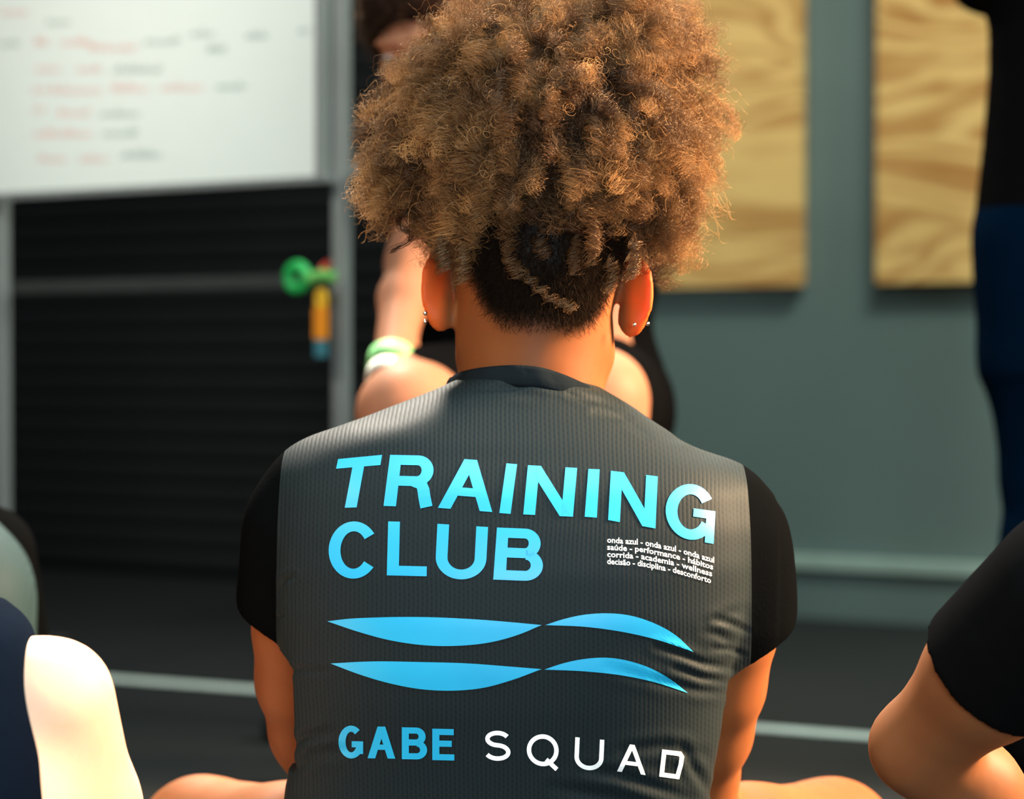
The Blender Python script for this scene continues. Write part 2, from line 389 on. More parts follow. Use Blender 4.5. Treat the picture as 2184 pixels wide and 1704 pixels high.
for k, (pa, pb, pyb, lab) in enumerate(((1190, 1722, 612, 'plywood panel on the wall right beside the curly hair, left of the grey gap'),
                                   (1884, 2260, 604, 'plywood panel on the wall at the right edge, partly behind the standing person'))):
    a, b = along(pa), along(pb); mid = (pa+pb)/2 if k else 1560
    Yd = wall_pt(1600 if k == 0 else 1990)[1]; zb = W(1000, pyb, Yd)[2]
    bm = bmesh.new(); box_bm(bm, (b-a, .036, 1.22), MW @ Matrix.Translation(((a+b)/2, -.030, zb+.61)), .002)
    tag(link('plywood_panel', bm_mesh('plywood_panel', bm), None, plymat(k+1, 0)), lab, 'panel', 'plywood panels on the wall')

# ------------------------------------------------------------------ whiteboard on its stand
T2 = .70; SY = -math.atan(T2)
PR = W(722, 600, 4.0); su = np.array([math.cos(SY), math.sin(SY), 0]); sn = np.array([math.sin(SY), -math.cos(SY), 0])   # along, towards camera
MS = Matrix.Translation((PR[0], PR[1], 0)) @ Matrix.Rotation(SY, 4, 'Z')      # x along (right is +), -y towards camera
def sx(px):           # distance along the stand of a photo column
    cx = (px-1092)/F; Y = (PR[1]+T2*PR[0])/(1+T2*cx); return (cx*Y-PR[0])/su[0]
def stand_pt(px, py, off=0.):
    d_ = W(px, py, 1.0)-np.array([0, 0, CAM_H]); t = (sn@PR+off)/(sn@d_); return np.array([0, 0, CAM_H])+d_*t
m_alu = simple('brushed_aluminium', srgb(142, 144, 140), .42, metal=.25, scale=8)
m_steel = simple('grey_painted_steel', srgb(58, 58, 56), .5, metal=.2)
m_board = simple('gloss_whiteboard', srgb(226, 230, 220), .28, var=.02)
m_red = simple('red_marker_ink', srgb(240, 146, 128), .7); m_grn = simple('dark_green_marker_ink', srgb(112, 138, 124), .7)
wb = empty('whiteboard', (PR[0], PR[1], 0), 'large whiteboard with red and dark green handwriting on a wheeled metal stand', 'whiteboard')
zbot = stand_pt(700, 378)[2]; xl = sx(-190); xr = sx(702); 
bm = bmesh.new(); box_bm(bm, (xr-xl, .018, .95), MS @ Matrix.Translation(((xl+xr)/2, -.012, zbot+.475)), .002); link('board', bm_mesh('board', bm), wb, m_board)
bm = bmesh.new()
for z in (zbot-.004, zbot+.954): box_bm(bm, (xr-xl+.03, .026, .012), MS @ Matrix.Translation(((xl+xr)/2, -.011, z)), .002)
for x in (xl-.008, xr-.004): box_bm(bm, (.014, .026, .966), MS @ Matrix.Translation((x, -.011, zbot+.475)), .002)
link('board_frame', bm_mesh('board_frame', bm), wb, m_alu)
for x in (sx(6)-.020, -0.006):
    bm = bmesh.new(); box_bm(bm, (.026, .022, zbot+1.0-.08), MS @ Matrix.Translation((x, .016, (zbot+1.0+.08)/2)), .004); link('post', bm_mesh('post', bm), wb, m_alu)
    bm = bmesh.new(); box_bm(bm, (.034, .34, .03), MS @ Matrix.Translation((x, .0, .072)), .004); ft = link('foot', bm_mesh('foot', bm), wb, m_steel)
    for e in (-.15, .15):
        bm = bmesh.new(); bmesh.ops.create_cone(bm, cap_ends=True, segments=20, radius1=.027, radius2=.027, depth=.02, matrix=MS @ Matrix.Translation((x, e, .0285)) @ Matrix.Rotation(math.pi/2, 4, 'Y')); link('caster', bm_mesh('caster', bm), ft, m_black)
bm = bmesh.new(); zc = stand_pt(600, 600)[2]; box_bm(bm, (0.006-sx(6)-.03, .018, .022), MS @ Matrix.Translation(((sx(6)+.006)/2, .016, zc)), .003); link('crossbar', bm_mesh('crossbar', bm), wb, m_steel)
bm = bmesh.new(); zc2 = stand_pt(760, 360)[2]; box_bm(bm, (.05, .02, .016), MS @ Matrix.Translation((.045, .016, zc2)), .003); link('bracket', bm_mesh('bracket', bm), wb, m_alu)
words = [(0, 60, 25, 0), (0, 36, 92, 1), (75, 105, 90, 0), (130, 188, 90, 0), (192, 285, 102, 0), (310, 376, 88, 1), (408, 452, 72, 1), (444, 478, 106, 1), (525, 572, 76, 1), (638, 662, 64, 1),
         (78, 132, 146, 0), (165, 217, 147, 0), (243, 337, 148, 1), (70, 100, 190, 0), (112, 212, 192, 0), (240, 312, 188, 0), (345, 428, 186, 0), (463, 524, 184, 1),
         (72, 100, 232, 0), (126, 192, 240, 0), (216, 292, 242, 1), (74, 192, 285, 0), (220, 292, 284, 1), (85, 142, 338, 0), (170, 228, 338, 0), (258, 346, 331, 1), (100, 150, 46, 1)]
for a, b, y, c_ in words:
    bm = bmesh.new(); x = a; pts = []
    while x < b:                                  # joined-up cursive loops
        hgt = random.choice((7, 8, 15)); st = random.uniform(8, 12)
        pts += [(x, y+6), (x+st*.45, y+6-hgt*1.1), (x+st*.6, y+2), (x+st*.3, y-2)]; x += st
    P3 = [Vector(stand_pt(px, py, .0222)) for px, py in pts]; last = None
    for p, q_ in zip(P3[:-1], P3[1:]):
        t = (q_-p); tt = Vector((-t.z*su[0], -t.z*su[1], t.dot(Vector(su)))).normalized()*.0013
        vv = [last[0] if last else bm.verts.new(p-tt), bm.verts.new(q_-tt), bm.verts.new(q_+tt), last[1] if last else bm.verts.new(p+tt)]
        bm.faces.new(vv); last = (vv[1], vv[2])
    link('handwriting', bm_mesh('handwriting', bm), wb, (m_red, m_grn)[c_])['label'] = ('red', 'dark green')[c_]+' marker handwriting'
# training gear hanging where the crossbar meets the right post
g_green = simple('green_tape', srgb(30, 170, 80), .5); g_lime = simple('green_band', srgb(90, 160, 70), .6); g_or = simple('orange_webbing', srgb(235, 140, 20), .6)
g_ye = simple('yellow_webbing', srgb(255, 190, 40), .6); g_te = simple('teal_webbing', srgb(60, 120, 130), .6); g_rd = simple('red_plastic', srgb(200, 60, 40), .5)
c = stand_pt(634, 592, .035); bm = bmesh.new()
ring = [c+su*math.cos(a)*.019+np.array([0, 0, 1])*math.sin(a)*.019 for a in np.linspace(0, 2*math.pi, 28, endpoint=False)]
tube_bm(bm, ring, .0095, 12, closed=True)
roll = empty('tape_roll', c, 'round green tape roll hanging on the whiteboard stand crossbar', 'tape'); link('roll', bm_mesh('roll', bm, True), roll, g_green)
bm = bmesh.new(); tube_bm(bm, [c+np.array([0, 0, .019]), stand_pt(634, 560, .03), stand_pt(636, 572, .0)], .002, 8); link('hook', bm_mesh('hook', bm, True), roll, m_steel)
cl = empty('spring_clamp', stand_pt(684, 590, .03), 'green spring clamp with red tip gripping the right whiteboard post', 'clamp')
bm = bmesh.new(); tube_bm(bm, [stand_pt(662, 594, .034), stand_pt(690, 588, .04), stand_pt(714, 592, .024)], [.010, .011, .009], 12); link('jaw', bm_mesh('jaw', bm, True), cl, g_lime)
bm = bmesh.new(); tube_bm(bm, [stand_pt(688, 574, .036), stand_pt(704, 560, .03)], [.006, .006], 10); link('tip', bm_mesh('tip', bm, True), cl, g_rd)
st = empty('webbing_strap', stand_pt(684, 620, .03), 'yellow and orange strap with teal end hanging beside the whiteboard post', 'strap')
bm = bmesh.new(); q = stand_pt(686, 638, .03); ring = [q+su*math.cos(a)*.008+np.array([0, 0, 1])*math.sin(a)*.012 for a in np.linspace(0, 2*math.pi, 20, endpoint=False)]
tube_bm(bm, ring, .0055, 10, closed=True); link('buckle', bm_mesh('buckle', bm, True), st, g_ye)
def strap(py0, py1, wd, nm, mt):
    a, b = stand_pt(685, py0, .03), stand_pt(684, py1, .03); bm = bmesh.new(); box_bm(bm, (wd, .008, abs(a[2]-b[2])), Matrix.Translation(Vector((a+b)/2)) @ Matrix.Rotation(SY, 4, 'Z'), .002); link(nm, bm_mesh(nm, bm), st, mt)
strap(654, 724, .026, 'webbing', g_or); strap(724, 762, .022, 'webbing_end', g_te)

# ------------------------------------------------------------------ clothing and skin materials
m_skinw = skin('warm_brown_skin', (.185, .058, .017), scalp=(.008, .005, .004), sss=.5, ssc=.022)
m_skinb = skin('tan_skin', (.32, .138, .078)); m_skinl = skin('light_skin', (.66, .42, .30)); m_skinr = skin('brown_skin', (.175, .064, .024))
m_shirt = knit('charcoal_ribbed_knit', srgb(15, 20, 21), srgb(23, 32, 35), strength=.16)
m_shirtg = knit('grey_green_ribbed_knit', srgb(28, 43, 47), srgb(36, 54, 58), strength=.25)
m_sleeve = simple('black_jersey', srgb(6, 7, 8), .9, var=.1, scale=300, spec=.04, bump=.2)
m_blk = simple('black_cloth', srgb(10, 10, 11), .9, var=.15, scale=60, spec=.08, bump=.2)
m_navy = simple('navy_cloth', srgb(6, 13, 25), .9, var=.12, scale=120, spec=.08, bump=.2)
m_blue = simple('deep_blue_leggings', srgb(2, 18, 36), .9, var=.1, scale=120, spec=.1)
m_hairk = simple('dark_brown_hair', srgb(30, 19, 15), .9, var=.5, scale=90, spec=.1, bump=.8)
m_stud = simple('silver_stud', srgb(220, 215, 205), .2, metal=1)

# ------------------------------------------------------------------ main person, seen from behind
wp = empty('person', (0.015, 2.1, 0), 'curly-haired person in a charcoal training club shirt, sitting with back to camera', 'person')
HC = W(1144, 624, 2.085); HR = rotm(pitch=.16, yaw=.03, roll=.03)
f = Field((-.46, 1.86, 0.0), (.46, 2.70, .95), .003)
head(f, HC, HR, ear=.88, sc=.965)
nb = W(1130, 850, 2.055)
f.cone(HC+np.array([-.003, -.018, -.03]), nb+np.array([0, .015, 0]), .058, .060, .02)
f.cone(HC+np.array([0, .01, -.05]), nb+np.array([0, .05, -.02]), .045, .052, .03)
f.cone(HC+np.array([.05, .015, -.055]), nb+np.array([.02, .05, -.02]), .014, .014, .02); f.cone(HC+np.array([-.05, .015, -.055]), nb+np.array([-.02, .05, -.02]), .014, .014, .02)
for s_, e in ((-1, W(760, 1010, 2.06)), (1, W(1460, 1050, 2.06))): f.cone(nb+np.array([s_*.02, .01, -.055]), e, .035, .025, .02)
shL, shR = W(698, 1095, 2.062), W(1508, 1125, 2.062)
arms = {-1: [shL, W(656, 1215, 2.07), W(646, 1340, 2.09), W(648, 1450, 2.11), W(670, 1560, 2.14), W(712, 1660, 2.18), W(765, 1760, 2.22)],
        1: [shR, W(1546, 1235, 2.07), W(1548, 1350, 2.09), W(1530, 1460, 2.11), W(1510, 1560, 2.14), W(1486, 1660, 2.18), W(1440, 1760, 2.22)]}
for s_ in (-1, 1):
    a = arms[s_]; f.chain(a, [.037, .040, .040, .0385, .036, .034, .033], .02)
    el = a[-1]; mid = el+np.array([-s_*.02, .10, -.015]); wr = np.array([s_*.055, 2.43, .215]); f.chain([el, mid, wr], [.035, .037, .025], .02)
    hand(f, wr, (-s_*.35, .7, -.35), (0, -.3, -1), -s_ if s_ < 0 else -1 if False else s_, .6)
f.ell((.015, 2.07, .40), (.14, .085, .16), .04); f.ell((.015, 2.07, .20), (.15, .10, .13), .04); f.ell((.015, 2.06, .11), (.165, .11, .10), .04)
kn = {-1: W(430, 1793, 2.36), 1: W(1775, 1798, 2.36)}
for s_ in (-1, 1):
    k_ = kn[s_]; hip = np.array([.015+s_*.085, 2.10, .105]); ank = np.array([-s_*.075, 2.50+.03*s_, .075+.012*s_])
    f.chain([hip, hip*.45+k_*.55+np.array([0, 0, .012]), k_], [.088, .078, .062], .03)
    f.chain([k_, k_*.6+ank*.4+np.array([0, .035, 0]), ank], [.056, .052, .036], .02)
    foot(f, ank, (-s_*.9, -.1, 0))
me = f.mesh('body')
# stubble tint where the undercut grows
V = f.V; L = (V-HC)@HR/.965
def scalp_w(L):
    x, y, z = L[:, 0], L[:, 1], L[:, 2]
    low = -.052+.35*np.maximum(np.abs(x-.006)-.028, 0)       # hairline height at the nape
    wv = np.clip((z-low)/.022, 0, 1)
    back = np.clip((.022-y)/.02, 0, 1)
    side = np.clip((.066-np.abs(x-.003)+np.clip(z*.45, -.020, .05))/.012, 0, 1)
    return wv*back*side
sc_ = scalp_w(L); sc_[(np.linalg.norm(V-HC, axis=1) > .16)] = 0
at = me.attributes.new('scalp', 'FLOAT', 'POINT'); at.data.foreach_set('value', sc_.astype(np.float32))
ea = np.clip((np.abs(L[:, 0])-.078)/.008, 0, 1)*(np.abs(L[:, 2]) < .045)*(np.linalg.norm(V-HC, axis=1) < .13)  # mask for the painted ear glow
at = me.attributes.new('ear', 'FLOAT', 'POINT'); at.data.foreach_set('value', ea.astype(np.float32))
body = link('body', me, wp, m_skinw)
BV, BQ, BSC = f.V, f.Q, sc_
# earrings
for px, py, Y, r in ((907, 668, 2.055, .0021), (907, 686, 2.055, .0018), (1381, 690, 2.055, .0020), (1352, 692, 2.052, .0018)):
    bm = bmesh.new(); bmesh.ops.create_icosphere(bm, subdivisions=2, radius=r, matrix=Matrix.Translation(Vector(W(px, py, Y)))); link('earring', bm_mesh('earring', bm, True), wp, m_stud)

f = Field((-.46, 1.88, 0.0), (.46, 2.45, .26), .006)
f.ell((.015, 2.06, .115), (.175, .122, .113), .04); f.ell((.015, 2.07, .19), (.155, .11, .07), .04)
for s_ in (-1, 1):
    k_ = kn[s_]; hip = np.array([.015+s_*.085, 2.10, .105]); f.cone(hip, hip*.5+k_*.5+np.array([0, 0, .01]), .097, .084, .03)
link('shorts', f.mesh('shorts'), wp, m_blk)
# shirt
rows = [(806, 985, 1240, .066, 2.072), (822, 950, 1275, .070, 2.068), (845, 893, 1312, .070, 2.064), (868, 832, 1350, .072, 2.060), (890, 776, 1380, .075, 2.056), (915, 702, 1420, .078, 2.052), (940, 656, 1456, .082, 2.048),
        (965, 626, 1498, .084, 2.045), (995, 602, 1552, .090, 2.043), (1040, 588, 1592, .097, 2.04), (1120, 582, 1608, .104, 2.036), (1200, 583, 1606, .108, 2.033), (1300, 588, 1592, .108, 2.032), (1400, 598, 1562, .106, 2.034),
        (1480, 606, 1545, .104, 2.038), (1560, 614, 1536, .102, 2.044), (1640, 616, 1520, .102, 2.052), (1704, 606, 1512, .104, 2.06), (1800, 600, 1515, .108, 2.068), (1950, 580, 1560, .118, 2.075), (2080, 570, 1585, .12, 2.08)]
f = Field((-.30, 1.88, .06), (.32, 2.28, .66), .0026)
zs = [W(1100, r[0], r[4])[2] for r in rows]; xl_ = [W(r[1], r[0], r[4])[0] for r in rows]; xr_ = [W(r[2], r[0], r[4])[0] for r in rows]
f.loft(zs, [(a+b)/2 for a, b in zip(xl_, xr_)], [r[4] for r in rows], [(b-a)/2 for a, b in zip(xl_, xr_)], [r[3] for r in rows], k=.01, n=2.35)
cuffs = {}
for s_ in (-1, 1):
    if s_ < 0:
        p = [W(688, 1058, 2.055), W(656, 1125, 2.06), W(648, 1195, 2.065), W(650, 1255, 2.072), W(645, 1282, 2.076), W(654, 1330, 2.082)]; r = [.044, .0480, .0475, .0470, .0485, .0445]
    else:
        p = [W(1518, 1094, 2.055), W(1548, 1150, 2.06), W(1557, 1225, 2.065), W(1554, 1285, 2.072), W(1556, 1305, 2.074), W(1540, 1388, 2.084)]; r = [.045, .0490, .0490, .0480, .0492, .0440]
    f.chain(p[:-1]+[p[-1]], r, .022)
    # cut the sleeve end with a plane so that it ends in a hem
    a, b = p[-1], p[-2]; dirv = nrm(nrm(a-b)+np.array([s_*(.35 if s_ > 0 else .15), 0, 0])*(-1 if s_ > 0 else 1)); 
    hc = W(1600, 1382, 2.084) if s_ > 0 else W(560, 1316, 2.082)
    dirv = nrm(np.array([.48, .1, -.85])) if s_ > 0 else nrm(np.array([-.42, .12, -.86]))
    def cut(X, Y, Z, hc=hc, dv=dirv): return -((X-hc[0])*dv[0]+(Y-hc[1])*dv[1]+(Z-hc[2])*dv[2])
    sl_lo = np.array([min(a[0], hc[0])-.06, 1.97, hc[2]-.12]); sl_hi = np.array([max(a[0], hc[0])+.06, 2.2, hc[2]+.06])
    if s_ > 0: sl_lo[0] = W(1597, 1382, 2.0)[0]-.012
    else: sl_hi[0] = W(594, 1338, 2.0)[0]+.010
    SL, X, Y, Z = f.region(sl_lo, sl_hi); b_ = ((X-hc[0])*dirv[0]+(Y-hc[1])*dirv[1]+(Z-hc[2])*dirv[2]).astype(np.float32); f.d[SL] = np.maximum(f.d[SL], b_)
me0 = f.mesh('shirt_tmp'); V, Q = f.V.copy(), f.Q
def vnormals(V, Q):
    n = np.cross(V[Q[:, 2]]-V[Q[:, 0]], V[Q[:, 3]]-V[Q[:, 1]]); N = np.zeros_like(V)
    for i in range(4): np.add.at(N, Q[:, i], n)
    return N/np.maximum(np.linalg.norm(N, axis=1), 1e-12)[:, None]
def project(V):
    c, s = math.cos(PITCH), math.sin(PITCH); y = V[:, 1]*c-(V[:, 2]-CAM_H)*s; z = V[:, 1]*s+(V[:, 2]-CAM_H)*c
    return 1092+F*V[:, 0]/y, 852-F*z/y
N = vnormals(V, Q)
# folds of the cloth: (line in photo px mapped onto the back, width px, depth m)
folds = [([(1180, 800), (1100, 826), (1010, 832)], 7, .0022), ([(1120, 812), (1200, 832), (1262, 862)], 6, .0018), ([(1215, 842), (1280, 858), (1345, 884)], 7, .0024), ([(1270, 880), (1330, 893), (1380, 925)], 9, .0022), ([(1010, 850), (1080, 838), (1150, 845)], 9, .0012),
         ([(596, 1262), (606, 1236), (626, 1228)], 6, .0035), ([(590, 1322), (606, 1309)], 6, .0028), ([(600, 1436), (640, 1428), (700, 1432)], 8, .0018), ([(614, 1600), (650, 1572), (710, 1560)], 10, .0028), ([(612, 1655), (670, 1610), (740, 1600)], 11, .0018),
         ([(1592, 1345), (1560, 1330), (1525, 1320)], 7, .0030), ([(1585, 1395), (1555, 1385), (1520, 1382)], 6, .0026), ([(1560, 1425), (1500, 1415), (1440, 1392), (1400, 1380)], 8, .0030), ([(1550, 1455), (1500, 1447), (1440, 1425)], 8, .0032), ([(1545, 1475), (1490, 1472), (1400, 1450)], 10, .0022),
         ([(1572, 1380), (1530, 1352), (1500, 1348)], 8, .0018), ([(1250, 1640), (1320, 1652), (1400, 1680), (1470, 1704)], 11, .0026), ([(1330, 1600), (1420, 1590), (1500, 1610)], 12, .0022), ([(1455, 1590), (1480, 1640), (1515, 1690)], 10, .0030), ([(1180, 1680), (1300, 1700), (1420, 1730)], 13, .0022),
         ([(1300, 1425), (1380, 1447), (1460, 1482)], 12, .0010), ([(1480, 950), (1540, 975), (1590, 1010)], 12, .0014), ([(1420, 930), (1500, 945)], 8, .0012), ([(770, 905), (850, 890), (930, 850)], 14, .0008), ([(1505, 1330), (1585, 1300)], 10, .0012)]
pu, pv = project(V)
disp = np.zeros(len(V)); back = N[:, 1] < .15
for pl, wd, dp in folds:
    best = np.full(len(V), 1e9); T = np.zeros(len(V)); n = len(pl)-1
    for i in range(n):
        a, b = np.array(pl[i], float), np.array(pl[i+1], float); ab = b-a; t = ((pu-a[0])*ab[0]+(pv-a[1])*ab[1])/(ab@ab); tc_ = np.clip(t, 0, 1)
        dd = np.hypot(pu-a[0]-tc_*ab[0], pv-a[1]-tc_*ab[1]); m_ = dd < best; best[m_] = dd[m_]; T[m_] = (i+tc_[m_])/n
    fade = np.sin(np.clip(T, .05, .95)*math.pi)**.5
    disp += back*fade*dp*.62*(-np.exp(-(best/wd)**2)+.55*np.exp(-((best-wd*1.9)/(wd*1.1))**2))
# cuffs: small rolled bump just above the hems
V = V+N*disp[:, None]
xsL, xsR = W(590, 1150, 2.0)[0], W(1602, 1150, 2.0)[0]
me0.vertices.foreach_set('co', V.astype(np.float32).ravel()); me0.update()
# sleeves are cut off the torso along the armhole seams
bm0 = bmesh.new(); bm0.from_mesh(me0)
for x_, sgn in ((xsL, -1), (xsR, 1)): bmesh.ops.bisect_plane(bm0, geom=bm0.verts[:]+bm0.edges[:]+bm0.faces[:], plane_co=(x_, 2.0, .45), plane_no=(1, 0, .03*sgn))
def keep(bm0, test, name, mat, parent):
    b = bm0.copy(); bmesh.ops.delete(b, geom=[q for q in b.faces if not test(q.calc_center_median())], context='FACES')
    for q in b.faces: q.smooth = True
    m = bpy.data.meshes.new(name); b.to_mesh(m); b.free(); return link(name, m, parent, mat)
fz = lambda c, x_, s_: s_*((c.x-x_)+.03*s_*(c.z-.45)) > 0
zarm = .34
isL = lambda c: fz(c, xsL, -1) and c.z > zarm; isR = lambda c: fz(c, xsR, 1) and c.z > zarm
shirt = keep(bm0, lambda c: not isL(c) and not isR(c), 'shirt', m_shirt, wp)
sl1 = keep(bm0, isL, 'sleeve', m_sleeve, shirt); sl2 = keep(bm0, isR, 'sleeve', m_sleeve, shirt)
for o in (sl1, sl2): o['label'] = 'plain black sleeve'
bm0.free()
shirt['label'] = 'charcoal ribbed training shirt with blue and white print'
# collar band
cpts = [(968, 812), (985, 803), (1020, 795), (1065, 790), (1110, 789), (1155, 794), (1200, 808), (1245, 828), (1275, 846), (1296, 856)]
CB = []
c0 = (W(968, 812, 2.06)+W(1296, 856, 2.06))/2
for i, (a, b) in enumerate(cpts):
    t = i/(len(cpts)-1); CB.append(W(a, b, 2.070-.068*math.sin(math.pi*t)**.8))
rt = [CB[-1]+np.array([.002, .03, -.006]), CB[-1]+np.array([-.03, .075, -.035]), (CB[0]+CB[-1])/2+np.array([0, .088, -.05]), CB[0]+np.array([.03, .075, -.035]), CB[0]+np.array([-.002, .03, -.006])]
loop = [Vector(p) for p in CB+rt]
def catmull(P, n=6):
    out = []; m = len(P)
    for i in range(m):
        a, b, c, d_ = P[i-1], P[i], P[(i+1) % m], P[(i+2) % m]
        for j in range(n):
            t = j/n; out.append(.5*((2*b)+(c-a)*t+(2*a-5*b+4*c-d_)*t*t+(3*b-a-3*c+d_)*t**3))
    return out
loop = catmull(loop); ctr = sum(loop, Vector())/len(loop); bm = bmesh.new(); rings = []
for i, p in enumerate(loop):
    o_ = (p-ctr); o_.z = 0; o_.normalize(); wob = .0006*math.sin(i*.9)
    prof = [(-.0015, .003), (.0008, .004), (.0022+wob, .001), (.0042+wob, -.005), (.0050, -.0105), (.0035, -.014), (-.004, -.014)]
    rings.append([bm.verts.new(p+o_*a+Vector((0, 0, b))) for a, b in prof])
for i in range(len(rings)):
    A_, B_ = rings[i], rings[(i+1) % len(rings)]
    for j in range(len(A_)-1): bm.faces.new((A_[j], B_[j], B_[j+1], A_[j+1]))
bmesh.ops.recalc_face_normals(bm, faces=bm.faces); link('collar', bm_mesh('collar', bm, True), shirt, simple('charcoal_collar', srgb(22, 27, 31), .85, spec=.05, scale=200, bump=.2))

# ---- the print on the back, laid onto the cloth
bvh = BVHTree.FromPolygons([tuple(v) for v in V], [tuple(q) for q in Q])
def onto(px, py, off=.0007):
    d_ = Vector(W(px, py, 1.0))-Vector((0, 0, CAM_H)); d_.normalize(); hit, no_, _, _ = bvh.ray_cast(Vector((0, 0, CAM_H)), d_)
    if hit is None: return Vector(W(px, py, 2.0))
    return hit-d_*off
def arc(cx, cy, rx, ry, a0, a1, sx_, sy_, n=22):
    A_, B_ = [], []
    for i in range(n+1):
        a = math.radians(a0+(a1-a0)*i/n); A_.append((cx+rx*math.cos(a), cy+ry*math.sin(a))); B_.append((cx+(rx-sx_)*math.cos(a), cy+(ry-sy_)*math.sin(a)))
    return A_, B_
def rect(x0, y0, x1, y1): return [(x0, y0), (x0, y1)], [(x1, y0), (x1, y1)]
def quad(a, b, c, d_): return [a, b], [d_, c]                       # a-b one edge, d-c the other
def path(P, w):
    A_, B_ = [], []; n = len(P)
    for i in range(n):
        a = P[max(i-1, 0)]; b = P[min(i+1, n-1)]; t = (b[0]-a[0], b[1]-a[1]); l = math.hypot(*t) or 1; nx, ny = -t[1]/l*w/2, t[0]/l*w/2
        A_.append((P[i][0]+nx, P[i][1]+ny)); B_.append((P[i][0]-nx, P[i][1]-ny))
    return A_, B_
def spath(W_, H, w):        # spine of an S
    P = []; rx = W_/2-w/2; ry1 = (H-w)/4*.96; ry2 = (H-w)/4*1.04; cx = W_/2
    yt = H-w/2-ry1; yb = w/2+ry2
    for a in np.linspace(28, 270, 20): P.append((cx+rx*.93*math.cos(math.radians(a)), yt+ry1*math.sin(math.radians(a))))
    for a in np.linspace(90, -152, 20): P.append((cx+rx*math.cos(math.radians(a)), yb+ry2*math.sin(math.radians(a))))
    return path(P, w)
def glyph(ch, W_, H, w, h):
    if ch == 'I': return [rect(0, 0, W_, H)]
    if ch == 'T': return [rect(0, H-h, W_, H), rect(W_/2-w/2, 0, W_/2+w/2, H-h)]
    if ch == 'L': return [rect(0, 0, w, H), rect(w, 0, W_, h)]
    if ch == 'E': return [rect(0, 0, w, H), rect(w, 0, W_, h), rect(w, H-h, W_*.97, H), rect(w, H*.53-h/2, W_*.88, H*.53+h/2)]
    if ch == 'N': return [rect(0, 0, w, H), rect(W_-w, 0, W_, H), quad((0, H), (w*1.12, H), (W_, 0), (W_-w*1.12, 0))]
    if ch == 'A':
        v = w*1.08; t = H*.27; th = h*.86; m = W_/2
        xa = lambda y: (m-v*.5)*y/H
        return [quad((0, 0), (v, 0), (m+v*.5, H), (m-v*.5, H)), quad((W_-v, 0), (W_, 0), (m+v*.5, H), (m-v*.5, H)), quad((xa(t)+v*.6, t), (W_-xa(t)-v*.6, t), (W_-xa(t+th)-v*.6, t+th), (xa(t+th)+v*.6, t+th))]
    if ch == 'C': return [arc(W_/2, H/2, W_/2, H/2, 36, 324, w, h, 36)]
    if ch == 'O': return [arc(W_/2, H/2, W_/2, H/2, 0, 360, w, h, 40)]
    if ch == 'Q': return [arc(W_/2, H/2, W_/2, H/2, 0, 360, w, h, 40), path([(W_*.62, H*.22), (W_*.97, -H*.06)], w)]
    if ch == 'G': return [arc(W_/2, H/2, W_/2, H/2, 34, 334, w, h, 36), rect(W_*.56, H*.46-h*.2, W_-w*.0, H*.46+h*.6), rect(W_-w*.75, 0, W_, H*.46)]
    if ch == 'g':  return [arc(W_/2, H/2, W_/2, H/2, 48, 325, w, h, 36), rect(W_*.52, H*.34, W_*.97, H*.34+h), rect(W_*.97-w, H*.14, W_*.97, H*.34)]
    if ch == 'U':
        r = H*.40; return [rect(0, r, w, H), rect(W_-w, r, W_, H), arc(W_/2, r, W_/2, r, 180, 360, w, h, 24)]
    if ch in 'RB':
        y0 = H*.47 if ch == 'R' else H*.50; out = [rect(0, 0, w, H)]
        r = (H-y0+h*.35)/2; cy_ = H-r; bx = W_*(.97 if ch == 'R' else .94)-r*1.05
        out += [rect(w, H-h, bx, H), rect(w, H-2*r, bx, H-2*r+h), arc(bx, cy_, r*1.05, r, 90, -90, w, h, 18)]
        if ch == 'R': out += [path([(bx-r*.1, H-2*r+h*.5), (bx+r*.35, H-2*r+h*.2), (W_*.79, H*.33), (W_*.82, H*.20), (W_*.88, 0)], w*.98)]
        else:
            r2 = (y0+h*.5)/2; bx = W_-r2*1.1; out += [rect(w, 0, bx, h), arc(bx, r2, r2*1.1, r2, 90, -90, w, h, 18)]
        return out
    if ch == 'S': return [spath(W_, H, w)]
    if ch == 'D':
        P_ = np.array([(.05*W_, H), (.86*W_, H), (W_, .84*H), (.97*W_, .52*H), (.85*W_, 0), (0, 0)]); n = len(P_); I_ = []
        for i in range(n):
            a, b, c = P_[i-1], P_[i], P_[(i+1) % n]; t1 = (b-a)/np.hypot(*(b-a)); t2 = (c-b)/np.hypot(*(c-b)); n1 = np.array([t1[1], -t1[0]]); n2 = np.array([t2[1], -t2[0]]); bi = (n1+n2)/np.hypot(*(n1+n2)); I_.append(b+bi*w/max(bi@n1, .5))
        A_, B_ = [], []
        for i in range(n+1):
            for q in np.linspace(0, 1, 8)[:-1] if i < n else [0]:
                A_.append(tuple(P_[i % n]*(1-q)+P_[(i+1) % n]*q)); B_.append(tuple(I_[i % n]*(1-q)+I_[(i+1) % n]*q))
        return [(A_, B_)]
def resample(P, n):
    P = np.array(P, float); s_ = np.r_[0, np.cumsum(np.hypot(*np.diff(P, axis=0).T))]; t = np.linspace(0, s_[-1], n+1); return np.stack([np.interp(t, s_, P[:, 0]), np.interp(t, s_, P[:, 1])], 1)
